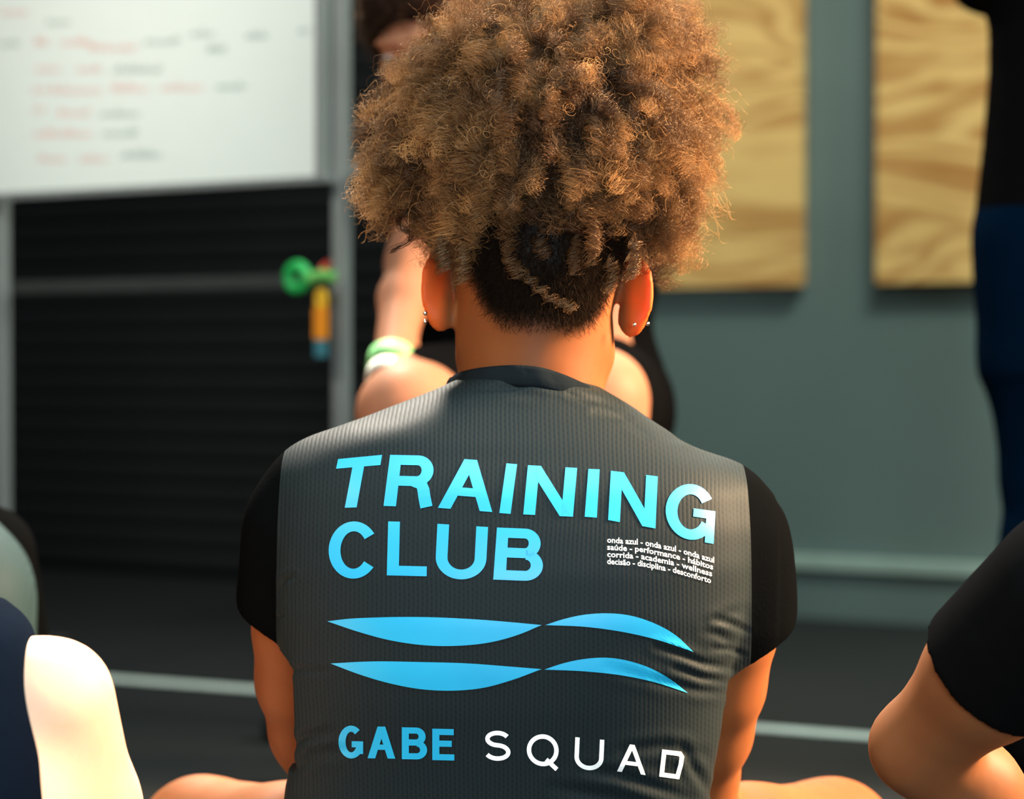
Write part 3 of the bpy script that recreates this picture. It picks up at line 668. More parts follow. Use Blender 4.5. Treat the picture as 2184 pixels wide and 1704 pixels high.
def lay(bm, strips, mapf, off=.0007):
    for A_, B_ in strips:
        A_, B_ = np.array(A_, float), np.array(B_, float)
        if len(A_) == 2:
            n = max(1, int(np.hypot(*(A_[1]-A_[0]))/5)); A_, B_ = resample(A_, n), resample(B_, n)
        m = max(1, int(max(np.hypot(*(A_-B_).T))/6)); g = []
        for a, b in zip(A_, B_): g.append([bm.verts.new(onto(*mapf(a+(b-a)*j/m), off)) for j in range(m+1)])
        for i in range(len(g)-1):
            for j in range(m): bm.faces.new((g[i][j], g[i][j+1], g[i+1][j+1], g[i+1][j]))
def letter(bm, ch, TL, TR, BL, BR, w, h, off=.0007):
    TL, TR, BL, BR = map(lambda q: np.array(q, float), (TL, TR, BL, BR)); W_ = np.hypot(*(TR-TL)); H = np.hypot(*(TL-BL))
    def mp(p): u, v = p[0]/W_, p[1]/H; return (BL*(1-u)+BR*u)*(1-v)+(TL*(1-u)+TR*u)*v
    lay(bm, glyph(ch, W_, H, w, h), mp, off)
def prmat(name, col, tipc):
    m = NT(name); tc = m.n('TexCoord'); no = m.n('TexNoise', Scale=14.0, Detail=2.0); m.l(tc.outputs['Object'], no.inputs['Vector'])
    m.l(m.mix(no.outputs[0], col, tipc), m.b.inputs['Base Color']); m.b.inputs['Roughness'].default_value = .45; m.b.inputs['Specular IOR Level'].default_value = .45
    return m.m
m_cy = prmat('cyan_print', (.004, .29, .53), (.012, .37, .63)); m_wh = prmat('white_print', (.90, .92, .92), (1, 1, 1))
def finish(bm, name, mat, label):
    me = bm_mesh(name, bm, False); o = link(name, me, shirt, mat); o['label'] = label; return o
bm = bmesh.new()
for ch, TL, TR, BL, BR in (('T', (721, 979), (815, 970), (700, 1084), (796, 1081)), ('R', (832, 970), (930, 972), (818, 1079), (922, 1082)), ('A', (946, 976), (1062, 984), (934, 1083), (1050, 1092)),
                           ('I', (1080, 988), (1103, 990), (1065, 1094), (1089, 1096)), ('N', (1126, 992), (1231, 998), (1116, 1097), (1222, 1102)), ('I', (1255, 1000), (1279, 1001), (1247, 1102), (1273, 1104)),
                           ('N', (1303, 1004), (1403, 1016), (1297, 1109), (1398, 1127)), ('G', (1424, 1027), (1529, 1038), (1416, 1141), (1522, 1160))):
    letter(bm, ch, TL, TR, BL, BR, 25, 21)
for ch, TL, TR, BL, BR in (('C', (703, 1111), (809, 1113), (699, 1233), (806, 1235)), ('L', (828, 1112), (912, 1114), (825, 1227), (910, 1229)), ('U', (933, 1117), (1041, 1124), (927, 1233), (1035, 1238)), ('B', (1060, 1125), (1160, 1129), (1052, 1236), (1157, 1240))):
    letter(bm, ch, TL, TR, BL, BR, 25, 21)
finish(bm, 'lettering', m_cy, 'large cyan lettering reading TRAINING CLUB')
bm = bmesh.new()
for ch, x0, x1, y0, y1 in (('g', 722, 776, 1547, 1617), ('A', 784, 843, 1549, 1617), ('B', 857, 911, 1551, 1619), ('E', 922, 969, 1554, 1621)): letter(bm, ch, (x0, y0), (x1, y0+1), (x0, y1), (x1, y1+1), 15, 13)
finish(bm, 'lettering', m_cy, 'small bold cyan lettering reading GABE')
bm = bmesh.new()
for ch, TL, TR, BL, BR in (('S', (1034, 1557), (1091, 1560), (1031, 1621), (1088, 1624)), ('Q', (1125, 1564), (1193, 1568), (1122, 1631), (1190, 1637)), ('U', (1227, 1572), (1289, 1578), (1224, 1640), (1286, 1645)),
                           ('A', (1318, 1585), (1379, 1591), (1316, 1645), (1377, 1653)), ('D', (1410, 1598), (1460, 1604), (1406, 1656), (1456, 1663))):
    letter(bm, ch, TL, TR, BL, BR, 9.5, 9.5)
finish(bm, 'lettering', m_wh, 'white lettering reading SQUAD')
waves = [([(698, 1325), (740, 1320), (800, 1317), (900, 1316), (1000, 1320), (1080, 1326), (1155, 1333)], [(698, 1325), (760, 1346), (830, 1365), (920, 1377), (980, 1377), (1050, 1369), (1110, 1352), (1155, 1333)]),
         ([(1163, 1333), (1200, 1321), (1240, 1312), (1290, 1308), (1340, 1312), (1390, 1327), (1440, 1354), (1479, 1390)], [(1163, 1333), (1250, 1337), (1330, 1348), (1400, 1364), (1479, 1390)]),
         ([(705, 1415), (780, 1411), (900, 1412), (1000, 1415), (1080, 1421), (1155, 1427)], [(705, 1415), (760, 1436), (830, 1457), (900, 1470), (960, 1473), (1030, 1467), (1090, 1451), (1155, 1427)]),
         ([(1161, 1428), (1200, 1415), (1250, 1405), (1300, 1403), (1350, 1412), (1400, 1431), (1440, 1456), (1467, 1478)], [(1161, 1428), (1250, 1432), (1330, 1441), (1400, 1456), (1467, 1478)])]
def smooth_res(P, n):
    P = np.array(P, float); t = np.r_[0, np.cumsum(np.hypot(*np.diff(P, axis=0).T))]; t /= t[-1]; tt = np.linspace(0, 1, n+1)
    # x evenly, y via Catmull-like cubic through the points
    out = []; m = np.gradient(P, t, axis=0)
    for q in tt:
        i = min(np.searchsorted(t, q, 'right')-1, len(P)-2); h_ = t[i+1]-t[i]; s_ = (q-t[i])/h_
        out.append((2*s_**3-3*s_**2+1)*P[i]+(s_**3-2*s_**2+s_)*h_*m[i]+(-2*s_**3+3*s_**2)*P[i+1]+(s_**3-s_**2)*h_*m[i+1])
    return np.array(out)
bm = bmesh.new()
for top, bot in waves:
    T_, B_ = smooth_res(top, 70), smooth_res(bot, 70)
    xs = np.linspace(T_[0, 0], T_[-1, 0], 71); T2_ = np.stack([xs, np.interp(xs, T_[:, 0], T_[:, 1])], 1); B2_ = np.stack([xs, np.interp(xs, B_[:, 0], B_[:, 1])], 1)
    lay(bm, [(T2_, B2_)], lambda p: p)
finish(bm, 'wave_emblem', m_cy, 'cyan emblem of two stacked waves')
# four lines of small white text
bm = bmesh.new()
lines = ['onda azul - onda azul - onda azul', 'sa\u00fade - performance - h\u00e1bitos', 'corrida - academia - wellness', 'decis\u00e3o - disciplina - desconforto']
ctl = np.array([(1295, 0), (1370, 5), (1440, 19), (1522, 43)], float)        # how the block sags towards the right
for li, txt in enumerate(lines):
    cu = bpy.data.curves.new('t', 'FONT'); cu.body = txt; cu.size = 1.0; cu.offset = .015; cu.resolution_u = 2
    to = bpy.data.objects.new('t', cu); COL.objects.link(to); dg = bpy.context.evaluated_depsgraph_get(); tm = bpy.data.meshes.new_from_object(to.evaluated_get(dg))
    b2 = bmesh.new(); b2.from_mesh(tm); bmesh.ops.triangulate(b2, faces=b2.faces[:]); xs = [v.co.x for v in b2.verts]; x0, x1 = min(xs), max(xs)
    vm = {}
    for v in b2.verts:
        u = (v.co.x-x0)/(x1-x0); px = 1295+(228-2.2*li)*u; dy = np.interp(px, ctl[:, 0], ctl[:, 1])
        py = 1157+15.2*li+dy+2*u*0-v.co.y*17.5
        vm[v] = bm.verts.new(onto(px, py, .0009))
    for q in b2.faces:
        try: bm.faces.new([vm[v] for v in q.verts])
        except ValueError: pass
    b2.free(); bpy.data.objects.remove(to)
finish(bm, 'lettering', m_wh, 'four short lines of tiny white text')

# ------------------------------------------------------------------ hair (real curled strands)
m_hair = hairmat('curly_hair', (.018, .008, .004), (.052, .018, .006), (.52, .255, .09))
m_fuzz = hairmat('short_dark_hair', (.004, .003, .002), (.010, .006, .004), (.030, .015, .008), .006)
def strands(name, pts, rad, tint, clump, mat, parent):
    """pts (n,m,3)"""
    n, m, _ = pts.shape; hc = bpy.data.hair_curves.new(name); hc.add_curves([m]*n)
    hc.attributes['position'].data.foreach_set('vector', pts.astype(np.float32).ravel()) if 'position' in hc.attributes else None
    hc.position_data.foreach_set('vector', pts.astype(np.float32).ravel())
    ra = hc.attributes.get('radius') or hc.attributes.new('radius', 'FLOAT', 'POINT'); ra.data.foreach_set('value', rad.astype(np.float32).ravel())
    for nm, v in (('tint', tint), ('clump', clump)):
        a = hc.attributes.new(nm, 'FLOAT', 'POINT'); a.data.foreach_set('value', np.broadcast_to(v, (n, m)).astype(np.float32).ravel())
    return link(name, hc, parent, mat)
YH = 2.07
def E(px, py, rx, rz, ry, dY=0): c = W(px, py, YH+dY); k = YH/F; return c, np.array([rx*k, ry, rz*k])
ells = [E(1160, 255, 312, 255, .125), E(915, 300, 118, 180, .06), E(850, 375, 85, 85, .05), E(990, 165, 92, 98, .06), E(1370, 250, 140, 190, .07), E(1480, 215, 70, 55, .035), E(1330, 85, 165, 125, .08), E(1390, 430, 125, 115, .06), E(1160, 140, 150, 90, .07), E(1000, 435, 95, 95, .06, -.03), E(1170, 388, 180, 98, .06, -.045)]
C0 = W(1160, 300, YH)
def rexit(u, o=C0):
    best = np.zeros(len(u))
    for c, r in ells:
        p = (o-c)/r; d_ = u/r; a = (d_**2).sum(1); b = (d_*p).sum(1); cc = (p**2).sum()-1; D = b*b-a*cc
        t = np.where(D > 0, (-b+np.sqrt(np.maximum(D, 0)))/a, 0); best = np.maximum(best, t)
    return best
NC = 1750
u = rng.normal(size=(NC*3, 3)); u /= np.linalg.norm(u, axis=1)[:, None]
u = u[(u[:, 2] > -.62) & ~((u[:, 1] > .45) & (u[:, 2] < .05))]; pr = np.where(u[:, 1] < .3, 1.0, .45); u = u[rng.random(len(u)) < pr][:NC]; NC = len(u)
R_ = rexit(u); depth = rng.uniform(.45, 1.0, NC)**.5*rng.uniform(.9, 1.03, NC)
lowf = np.sin(u[:, 0]*7+1.3)*np.sin(u[:, 2]*6+.4)+.7*np.sin(u[:, 0]*13+u[:, 2]*9+2)
Rend = R_*depth*(1+.05*lowf-.02)
def proj_(P_):
    c_, s__ = math.cos(PITCH), math.sin(PITCH); y_ = P_[:, 1]*c_-(P_[:, 2]-CAM_H)*s__; z_ = P_[:, 1]*s__+(P_[:, 2]-CAM_H)*c_; return 1092+F*P_[:, 0]/y_, 852-F*z_/y_
ex, ey = proj_(C0+u*Rend[:, None]); bk = u[:, 1] < .1
groove = bk*np.exp(-((ex-np.interp(ey, [180, 260, 360, 480], [1250, 1200, 1150, 1160]))/42)**2)*np.clip((ey-150)/50, 0, 1)   # deep parting between the two bunches; its shade also goes into the colour
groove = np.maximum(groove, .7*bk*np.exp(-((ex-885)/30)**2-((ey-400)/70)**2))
highlight = bk*np.minimum(1, sum(np.exp(-((ex-a)/c)**2-((ey-b)/d_)**2) for a, b, c, d_ in ((1010, 400, 50, 75), (940, 225, 38, 60), (1250, 350, 35, 60), (1500, 200, 60, 90), (1340, 320, 30, 40), (1480, 400, 50, 90), (820, 400, 40, 60))))  # lit spots of the hair, put into the clump colour
Rend = Rend*(1-.36*groove)*(1+.05*highlight)
M = 60
start = C0+u*(R_*.30)[:, None]; 
g = np.zeros((NC, M, 3)); g[:, 0] = start; Lc = Rend*.70+rng.uniform(.012, .040, NC); st_ = Lc/(M-1)
wob = rng.normal(size=(NC, 3))*.25; droop = rng.uniform(.5, 1.25, NC)*np.clip(1.15-u[:, 2]*.9, .25, 1.4); sag0 = rng.uniform(.45, .70, NC)
for i in range(1, M):
    t = i/(M-1); s_ = np.clip((t-sag0)/(1-sag0), 0, 1); dv = u*(1-.65*s_)[:, None]+np.array([0, 0, -1.])*(droop*s_*1.2)[:, None]+wob*math.sin(t*4)
    dv /= np.linalg.norm(dv, axis=1)[:, None]; g[:, i] = g[:, i-1]+dv*st_[:, None]
K = 30
tg = np.gradient(g, axis=1); tg /= np.linalg.norm(tg, axis=2)[:, :, None]
ref = nrm([.3, .5, .8]); n1 = np.cross(tg, ref); n1 /= np.linalg.norm(n1, axis=2)[:, :, None]; n2 = np.cross(tg, n1)
tt = np.linspace(0, 1, M)[None, None, :]
pitch = rng.uniform(.0085, .014, NC)[:, None, None]; rad = rng.uniform(.0020, .0052, NC)[:, None, None]; ph = rng.uniform(0, 6.28, NC)[:, None, None]
hand_ = rng.choice([-1, 1], NC)[:, None, None]
Lk = Lc[:, None, None]*tt
phase = ph+rng.normal(0, .38, (NC, K, 1))+hand_*2*math.pi*Lk/pitch*(1+rng.normal(0, .035, (NC, K, 1)))
rr = rad*np.clip(tt*2.2, 0, 1)*rng.uniform(.75, 1.2, (NC, K, 1))*(1+.3*np.sin(tt*9+ph))
sx1 = rng.normal(0, .0015, (NC, K, 1)); sx2 = rng.normal(0, .0015, (NC, K, 1)); fr = rng.normal(0, 1, (NC, K, 3))
fz1 = rng.uniform(30, 60, (NC, K, 1)); fp = rng.uniform(0, 6.28, (NC, K, 1)); flo = (rng.random((NC, K, 1)) < .26)*rng.uniform(.003, .012, (NC, K, 1))*tt**2
c1 = rr*np.cos(phase)+sx1*(1+tt)+.0008*np.sin(fz1*tt+fp)+flo*np.cos(fp); c2 = rr*np.sin(phase)+sx2*(1+tt)+.0008*np.cos(fz1*tt*1.2+fp)+flo*np.sin(fp)
P = g[:, None]+c1[..., None]*n1[:, None]+c2[..., None]*n2[:, None]
P = P.reshape(-1, M, 3)
rd = np.full((len(P), M), .00014)*(1-.5*np.linspace(0, 1, M)**3)[None, :]
cl = np.repeat(np.clip(rng.beta(.85, 2.6, NC)+.6*highlight-.5*groove, 0, 1), K)[:, None]  # highlights and parting shade painted into the clump colour
tint = np.clip(np.linspace(-.25, 1.05, M)[None, :]**1.0, 0, 1)*np.repeat(rng.uniform(.55, 1.0, NC)*(1-.8*groove), K)[:, None]  # tint darkened along the parting to paint its shade
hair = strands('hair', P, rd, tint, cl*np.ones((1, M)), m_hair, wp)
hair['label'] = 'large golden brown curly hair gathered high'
# dark core added inside the hair to block light and darken the gaps
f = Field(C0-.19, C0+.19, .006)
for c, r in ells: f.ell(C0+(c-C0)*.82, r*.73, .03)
me = f.mesh('hair_core'); V2 = f.V; N2 = vnormals(V2, f.Q); V2 = V2+N2*(.006*np.sin(V2[:, 0]*230+3*np.sin(V2[:, 2]*90))*np.sin(V2[:, 2]*170+2*np.sin(V2[:, 1]*120)))[:, None]
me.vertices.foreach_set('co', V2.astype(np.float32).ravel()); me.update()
mhd = simple('hair_shadow_brown', (.045, .020, .009), .9, var=.5, scale=160, bump=.8); link('dark_core', me, hair, mhd)
# loose ringlets hanging free: (photo path), radius m, golden?
loose = [([(862, 430), (858, 460), (852, 500), (845, 530)], .0068, .10, 1.5), ([(1100, 560), (1125, 590), (1150, 618), (1180, 640), (1212, 652), (1222, 664)], .0035, .75, 7), ([(985, 520), (988, 560), (985, 605)], .0055, .85, 4),
         ([(1270, 480), (1268, 520), (1262, 560)], .0050, .6, 4), ([(1300, 550), (1308, 590), (1300, 622)], .0045, .55, 3), ([(1230, 500), (1222, 545), (1226, 580)], .0045, .5, 4), ([(1350, 500), (1352, 560), (1345, 590)], .005, .5, 4),
         ([(1075, 520), (1090, 560), (1110, 590)], .0045, .7, 4), ([(940, 500), (942, 540), (950, 575)], .005, .6, 4), ([(1160, 470), (1150, 520), (1165, 545)], .005, .45, 4),
         ([(1240, 310), (1262, 340), (1240, 400), (1240, 440)], .007, .9, 4), ([(1000, 330), (1010, 400), (1015, 460)], .008, 1., 5), ([(960, 220), (930, 270), (950, 330)], .008, 1., 5)]
PP, RR, TT, CC = [], [], [], []
for pl, r, gd, turns in loose:
    k_ = 14 if turns > 6 else 22; pl3 = np.array([W(a, b, 1.985 if b > 470 or a < 1400 else 2.0) for a, b in pl]); s_ = np.linspace(0, 1, 64); t0 = np.linspace(0, 1, len(pl)); G = np.stack([np.interp(s_, t0, pl3[:, i]) for i in range(3)], 1)
    curl = pl[0][0] == 862
    if curl: G[:, 1] = 2.05
    kk = np.hanning(13); kk /= kk.sum(); G = np.stack([np.convolve(np.pad(G[:, i], 6, mode='edge'), kk, 'valid') for i in range(3)], 1)
    for j in range(k_):
        p0 = rng.normal(0, .05 if curl else .6); q = turns*2*math.pi*s_*(1 if curl else rng.normal(1, .06))+p0; rr_ = r*(rng.uniform(.9, 1.1) if curl else rng.uniform(.5, 1.35))*np.clip(s_*4, .2, 1)
        off = np.stack([rr_*np.cos(q), rr_*np.sin(q), (0 if curl else .7)*rr_*np.sin(q+1.2+rng.normal(0, .5))], 1)+rng.normal(0, .0013, 3)+(.0012*np.sin(s_*rng.uniform(20, 40)+rng.uniform(0, 6)))[:, None]
        PP.append(G+off); RR.append(np.full(64, .00014)); TT.append(np.full(64, .15+.4*gd)*np.linspace(.8, 1, 64)); CC.append(np.full(64, gd*.45))
lr = strands('loose_ringlets', np.array(PP), np.array(RR), np.array(TT), np.array(CC), m_hair, hair)
# thin flyaways around the outline
NF = 1500; uf = rng.normal(size=(NF, 3)); uf /= np.linalg.norm(uf, axis=1)[:, None]; uf[:, 1] *= .55; uf /= np.linalg.norm(uf, axis=1)[:, None]; uf = uf[uf[:, 2] > -.45]; NF = len(uf)
Rf = rexit(uf); s_ = np.linspace(0, 1, 40); Lf = rng.uniform(.02, .045, NF); base = C0+uf*(Rf*.86)[:, None]
a1 = np.cross(uf, rng.normal(size=(NF, 3))); a1 /= np.linalg.norm(a1, axis=1)[:, None]; a2 = np.cross(uf, a1)
q = rng.uniform(0, 6.28, (NF, 1))+2*math.pi*rng.uniform(1.2, 3.6, (NF, 1))*s_; r_ = rng.uniform(.0015, .005, (NF, 1))*np.clip(s_*3, .1, 1)
PF = base[:, None]+uf[:, None]*(Lf[:, None]*s_)[..., None]+a1[:, None]*(r_*np.cos(q))[..., None]+a2[:, None]*(r_*np.sin(q))[..., None]+np.array([0, 0, -1.])*(Lf[:, None]*.35*s_**2)[..., None]
strands('flyaway_hairs', PF, np.full((NF, 40), .00011), np.full((NF, 40), .95), rng.uniform(.3, 1, (NF, 1))*np.ones((1, 40)), m_hair, hair)
# short dark undercut
BN = vnormals(BV, BQ); idx = np.nonzero(BSC > .02)[0]; wv = BSC[idx]; pick = rng.choice(idx, 42000, p=wv**1.6/(wv**1.6).sum()); n = len(pick)
root = BV[pick]+rng.normal(0, .0016, (n, 3)); nn_ = BN[pick]; root = root-nn_*.0005; Ls = rng.uniform(.003, .010, n)*(.35+.65*BSC[pick]); s_ = np.linspace(0, 1, 7)
dr = nn_*.55+np.array([0, 0, -.75])+rng.normal(0, .35, (n, 3)); cv = rng.normal(0, .35, (n, 3))
PS = root[:, None]+(dr[:, None]*s_[None, :, None]+cv[:, None]*(s_**2)[None, :, None])*Ls[:, None, None]
strands('undercut', PS, np.full((n, 7), .00015)*(1-.6*s_)[None, :], np.linspace(.1, .9, 7)[None, :]*np.ones((n, 1)), rng.random((n, 1))*np.ones((1, 7)), m_fuzz, hair)['label'] = 'short dark hair at the nape'

# ------------------------------------------------------------------ the other people
def cloth(f, name, parent, mat, label=None):
    o = link(name, f.mesh(name), parent, mat)
    if label: o['label'] = label
    return o
m_crop = hairmat('cropped_hair', (.010, .006, .004), (.030, .016, .010), (.055, .030, .018), .015)
def haircap(parent, c, R, mat, sc=1.0, front=.05, low=-.03, thick=.012):
    f = Field(np.array(c)-.16, np.array(c)+.16, .005); P = lambda x, y, z: np.array(c)+R@np.array([x, y, z])*sc
    f.ell(P(0, -.014, .036), np.array((.074+thick, .094+thick, .085+thick))*sc, .01, R)
    f.ell(P(0, -.05, -.02), np.array((.064+thick*.5, .05+thick*.3, .06))*sc, .02, R)
    f.ell(P(0, .125, -.06), np.array((.10, .105, .115))*sc, .015, R, 's')
    f.ell(P(0, -.02, -.14), np.array((.12, .12, .075))*sc, .015, R, 's')
    for s in (-1, 1): f.ell(P(s*.088, .0, -.01), np.array((.022, .03, .035))*sc, .008, R, 's')
    o = link('hair', f.mesh('hair'), parent, mat); N_ = vnormals(f.V, f.Q); n = 7000; pk = rng.integers(0, len(f.V), n); s_ = np.linspace(0, 1, 6)
    rt_ = f.V[pk]-N_[pk]*.001+rng.normal(0, .001, (n, 3)); dr = N_[pk]*.6+R@np.array([0, -.35, -.35])+rng.normal(0, .3, (n, 3)); cv = rng.normal(0, .3, (n, 3)); Ls = rng.uniform(.008, .018, n)
    strands('short_hair', rt_[:, None]+(dr[:, None]*s_[None, :, None]+cv[:, None]*(s_**2)[None, :, None])*Ls[:, None, None], np.full((n, 6), .0003), np.linspace(.2, 1, 6)[None, :]*np.ones((n, 1)), rng.random((n, 1))*np.ones((1, 6)), m_crop, o)
    return o
m_eye = simple('eye_white', (.45, .42, .39), .4); m_iris = simple('brown_iris', (.02, .012, .008), .3)
def eyes(parent, c, R, sc=1.0):
    for s in (-1, 1):
        p = np.array(c)+R@np.array([s*.031, .0790, .002])*sc; bm = bmesh.new(); bmesh.ops.create_icosphere(bm, subdivisions=2, radius=.0112*sc, matrix=Matrix.Translation(Vector(p)))
        e_ = link('eye', bm_mesh('eye', bm, True), parent, m_eye); bm = bmesh.new()
        bmesh.ops.create_icosphere(bm, subdivisions=2, radius=.0062*sc, matrix=Matrix.Translation(Vector(p+R@np.array([0, .0062, -.001])*sc))); link('iris', bm_mesh('iris', bm, True), e_, m_iris)
def sitter(root, hipc, shc, sw, headc, HR_, skinm, armsd, legsd, res=.005, sc=1.0, belly=.10, arm_r=(.046, .042, .036, .036, .026)):
    """a seated body as one surface; armsd = {side: (shoulder, elbow, wrist, finger dir, palm normal)}; legsd = {side: (knee, ankle, toe dir)}"""
    pts = [hipc, shc, headc]+[p for a in armsd.values() for p in a[:3]]+[p for l in legsd.values() for p in l[:2]]
    lo = np.min(np.array(pts), 0)-.24; hi = np.max(np.array(pts), 0)+.24; lo[2] = max(lo[2], 0)
    f = Field(lo, hi, res); head(f, headc, HR_, sc=sc)
    up = nrm(np.array(shc)-np.array(hipc)); rt = np.array([1., 0, 0])
    hw = HR_@np.array([0, 1, 0])
    f.cone(np.array(headc)+HR_@np.array([0, -.02, -.05]), np.array(shc)+up*.03, .050, .056, .03)
    f.cone(np.array(shc)-rt*sw*.5, np.array(shc)+rt*sw*.5, .062, .062, .04); 
    for s in (-1, 1): f.cone(np.array(shc)+up*.03, armsd[s][0]+np.array([-s*.03, 0, .0]), .045, .04, .04)
    mid = (np.array(hipc)*.45+np.array(shc)*.55); f.cone(mid-rt*sw*.35, mid+rt*sw*.35, belly, belly, .05); f.cone(np.array(shc)-up*.05-rt*sw*.4, np.array(shc)-up*.05+rt*sw*.4, .085, .085, .05)
    f.cone(np.array(hipc)-rt*.07, np.array(hipc)+rt*.07, .105, .105, .05)
    for s in (-1, 1):
        a = armsd[s]; S_, E_, W2 = (np.array(q, float) for q in a[:3]); f.chain([S_, S_*.5+E_*.5, E_], arm_r[:3], .02); f.chain([E_, E_*.65+W2*.35, W2], [arm_r[2], arm_r[3], arm_r[4]], .02)
        hand(f, W2, a[3], a[4], a[5] if len(a) > 5 else s, .5)
        k_, an, td = legsd[s]; k_ = np.array(k_, float); an = np.array(an, float); hp = np.array(hipc)+rt*s*.085
        f.chain([hp, hp*.5+k_*.5, k_], [.088, .076, .060], .03); f.chain([k_, k_*.65+an*.35, an], [.055, .054, .036], .02); foot(f, an, td)
    return link('body', f.mesh('body'), root, skinm), f

def torso_cloth(f, hipc, shc, sw, armsd, belly=.10, g=.008):
    hipc, shc = np.array(hipc, float), np.array(shc, float); up = nrm(shc-hipc); rt = np.array([1., 0, 0]); mid = hipc*.45+shc*.55
    f.cone(shc-rt*sw*.5, shc+rt*sw*.5, .062+g, .062+g, .04)
    for s in (-1, 1): f.cone(shc+up*.03, np.array(armsd[s][0])+np.array([-s*.03, 0, 0]), .045+g, .04+g, .04)
    f.cone(mid-rt*sw*.35, mid+rt*sw*.35, belly+g, belly+g, .05); f.cone(shc-up*.05-rt*sw*.4, shc-up*.05+rt*sw*.4, .085+g, .085+g, .05)
    f.cone(hipc-rt*.07, hipc+rt*.07, .105+g, .105+g, .05)
# person facing the camera on a bench behind the main person
mp_ = empty('person', (.03, 3.2, 0), 'person in black with a green wristband, blurred, sitting facing the camera behind the curly hair', 'person')
hc = W(928, 74, 3.14); MR = rotm(pitch=.45, yaw=math.pi-.35, roll=.12)
shM = W(1070, 300, 3.25); hipM = np.array([.03, 3.30, .545])
wrL = W(833, 792, 3.01); kM = {-1: W(868, 882, 2.93), 1: W(1275, 850, 2.93)}
armM = {-1: (W(925, 325, 3.22), W(876, 560, 3.18), wrL, (.05, -.35, -.75), (.3, .3, -.8), 1), 1: (W(1290, 325, 3.24), W(1335, 560, 3.25), W(1295, 745, 3.08), (.0, -.6, -.5), (-.2, 0, -1), -1)}
legM = {-1: (kM[-1], (-.16, 2.92, .10), (-.2, -1, 0)), 1: (kM[1], (.16, 2.92, .10), (.2, -1, 0))}
sitter(mp_, hipM, shM, .22, hc, MR, m_skinb, armM, legM, res=.0055, arm_r=(.040, .036, .031, .031, .023), belly=.085)
haircap(mp_, hc, MR, m_hairk, thick=.014); eyes(mp_, hc, MR)
f = Field((-.3, 3.0, .45), (.36, 3.5, 1.15), .006)
f.cone(shM-np.array([.11, 0, 0]), shM+np.array([.11, 0, 0]), .070, .070, .03); m2 = (shM+hipM)/2
f.cone(shM+np.array([-.09, 0, -.06]), shM+np.array([.09, 0, -.06]), .094, .094, .05); f.cone(m2-np.array([.06, 0, 0]), m2+np.array([.098, 0, 0]), .094, .094, .06); f.cone(hipM-np.array([.075, 0, -.03]), hipM+np.array([.075, 0, .03]), .108, .108, .06)
for s in (-1, 1): a = armM[s]; f.cone(a[0], a[0]*.55+a[1]*.45, .052, .047, .03)
for s in (-1, 1): f.cone(shM+np.array([0, 0, .02]), armM[s][0], .052, .05, .04)
cloth(f, 'shirt', mp_, m_blk)
f = Field((-.3, 2.85, .36), (.36, 3.5, .70), .006); f.cone(hipM-np.array([.075, 0, 0]), hipM+np.array([.075, 0, 0]), .115, .115, .05)
for s in (-1, 1): hp = hipM+np.array([s*.085, 0, 0]); e = hp*.30+kM[s]*.70; f.cone(hp, e, .098, .086, .03)
cloth(f, 'shorts', mp_, m_blk)
m_gb = simple('green_wristband', srgb(120, 190, 120), .6); m_wb = simple('white_wristband', srgb(225, 228, 215), .6)
fd = nrm(wrL-armM[-1][1])
def band(parent, c, ax, r, wd, name, mat, label=None):
    bm = bmesh.new(); q = Vector(ax).to_track_quat('Z', 'Y').to_matrix().to_4x4()
    r_ = bmesh.ops.create_cone(bm, cap_ends=False, segments=24, radius1=r, radius2=r, depth=wd, matrix=Matrix.Translation(Vector(c)) @ q)
    bmesh.ops.solidify(bm, geom=bm.faces[:], thickness=.003); o = link(name, bm_mesh(name, bm, True), parent, mat)
    if label: o['label'] = label
band(mp_, wrL-fd*.014, fd, .031, .024, 'wristband', m_gb, 'green wristband'); band(mp_, wrL+fd*.012, fd, .029, .018, 'wristband', m_wb, 'white wristband')
for s in (-1, 1):       # shoes
    f = Field((s*.16-.12, 2.62, 0), (s*.16+.12, 3.05, .14), .005); f.cone((s*.16, 2.95, .05), (s*.185, 2.76, .042), .044, .040, .02); f.cone((s*.185, 2.76, .042), (s*.188, 2.73, .038), .040, .036, .02); f.cone((s*.16, 2.93, .06), (s*.16, 2.92, .09), .043, .042, .02)
    cloth(f, 'shoe', mp_, m_blk)
bn = empty('bench', (.03, 3.36, 0), 'low black bench under the person facing the camera', 'bench')
bm = bmesh.new(); box_bm(bm, (.62, .26, .05), Matrix.Translation((.03, 3.36, .385)), .012); link('seat', bm_mesh('seat', bm), bn, m_blk)
for s in (-1, 1):
    for e in (-1, 1):
        bm = bmesh.new(); box_bm(bm, (.04, .04, .36), Matrix.Translation((.03+s*.26, 3.36+e*.10, .18)), .004); link('leg', bm_mesh('leg', bm), bn, m_black)

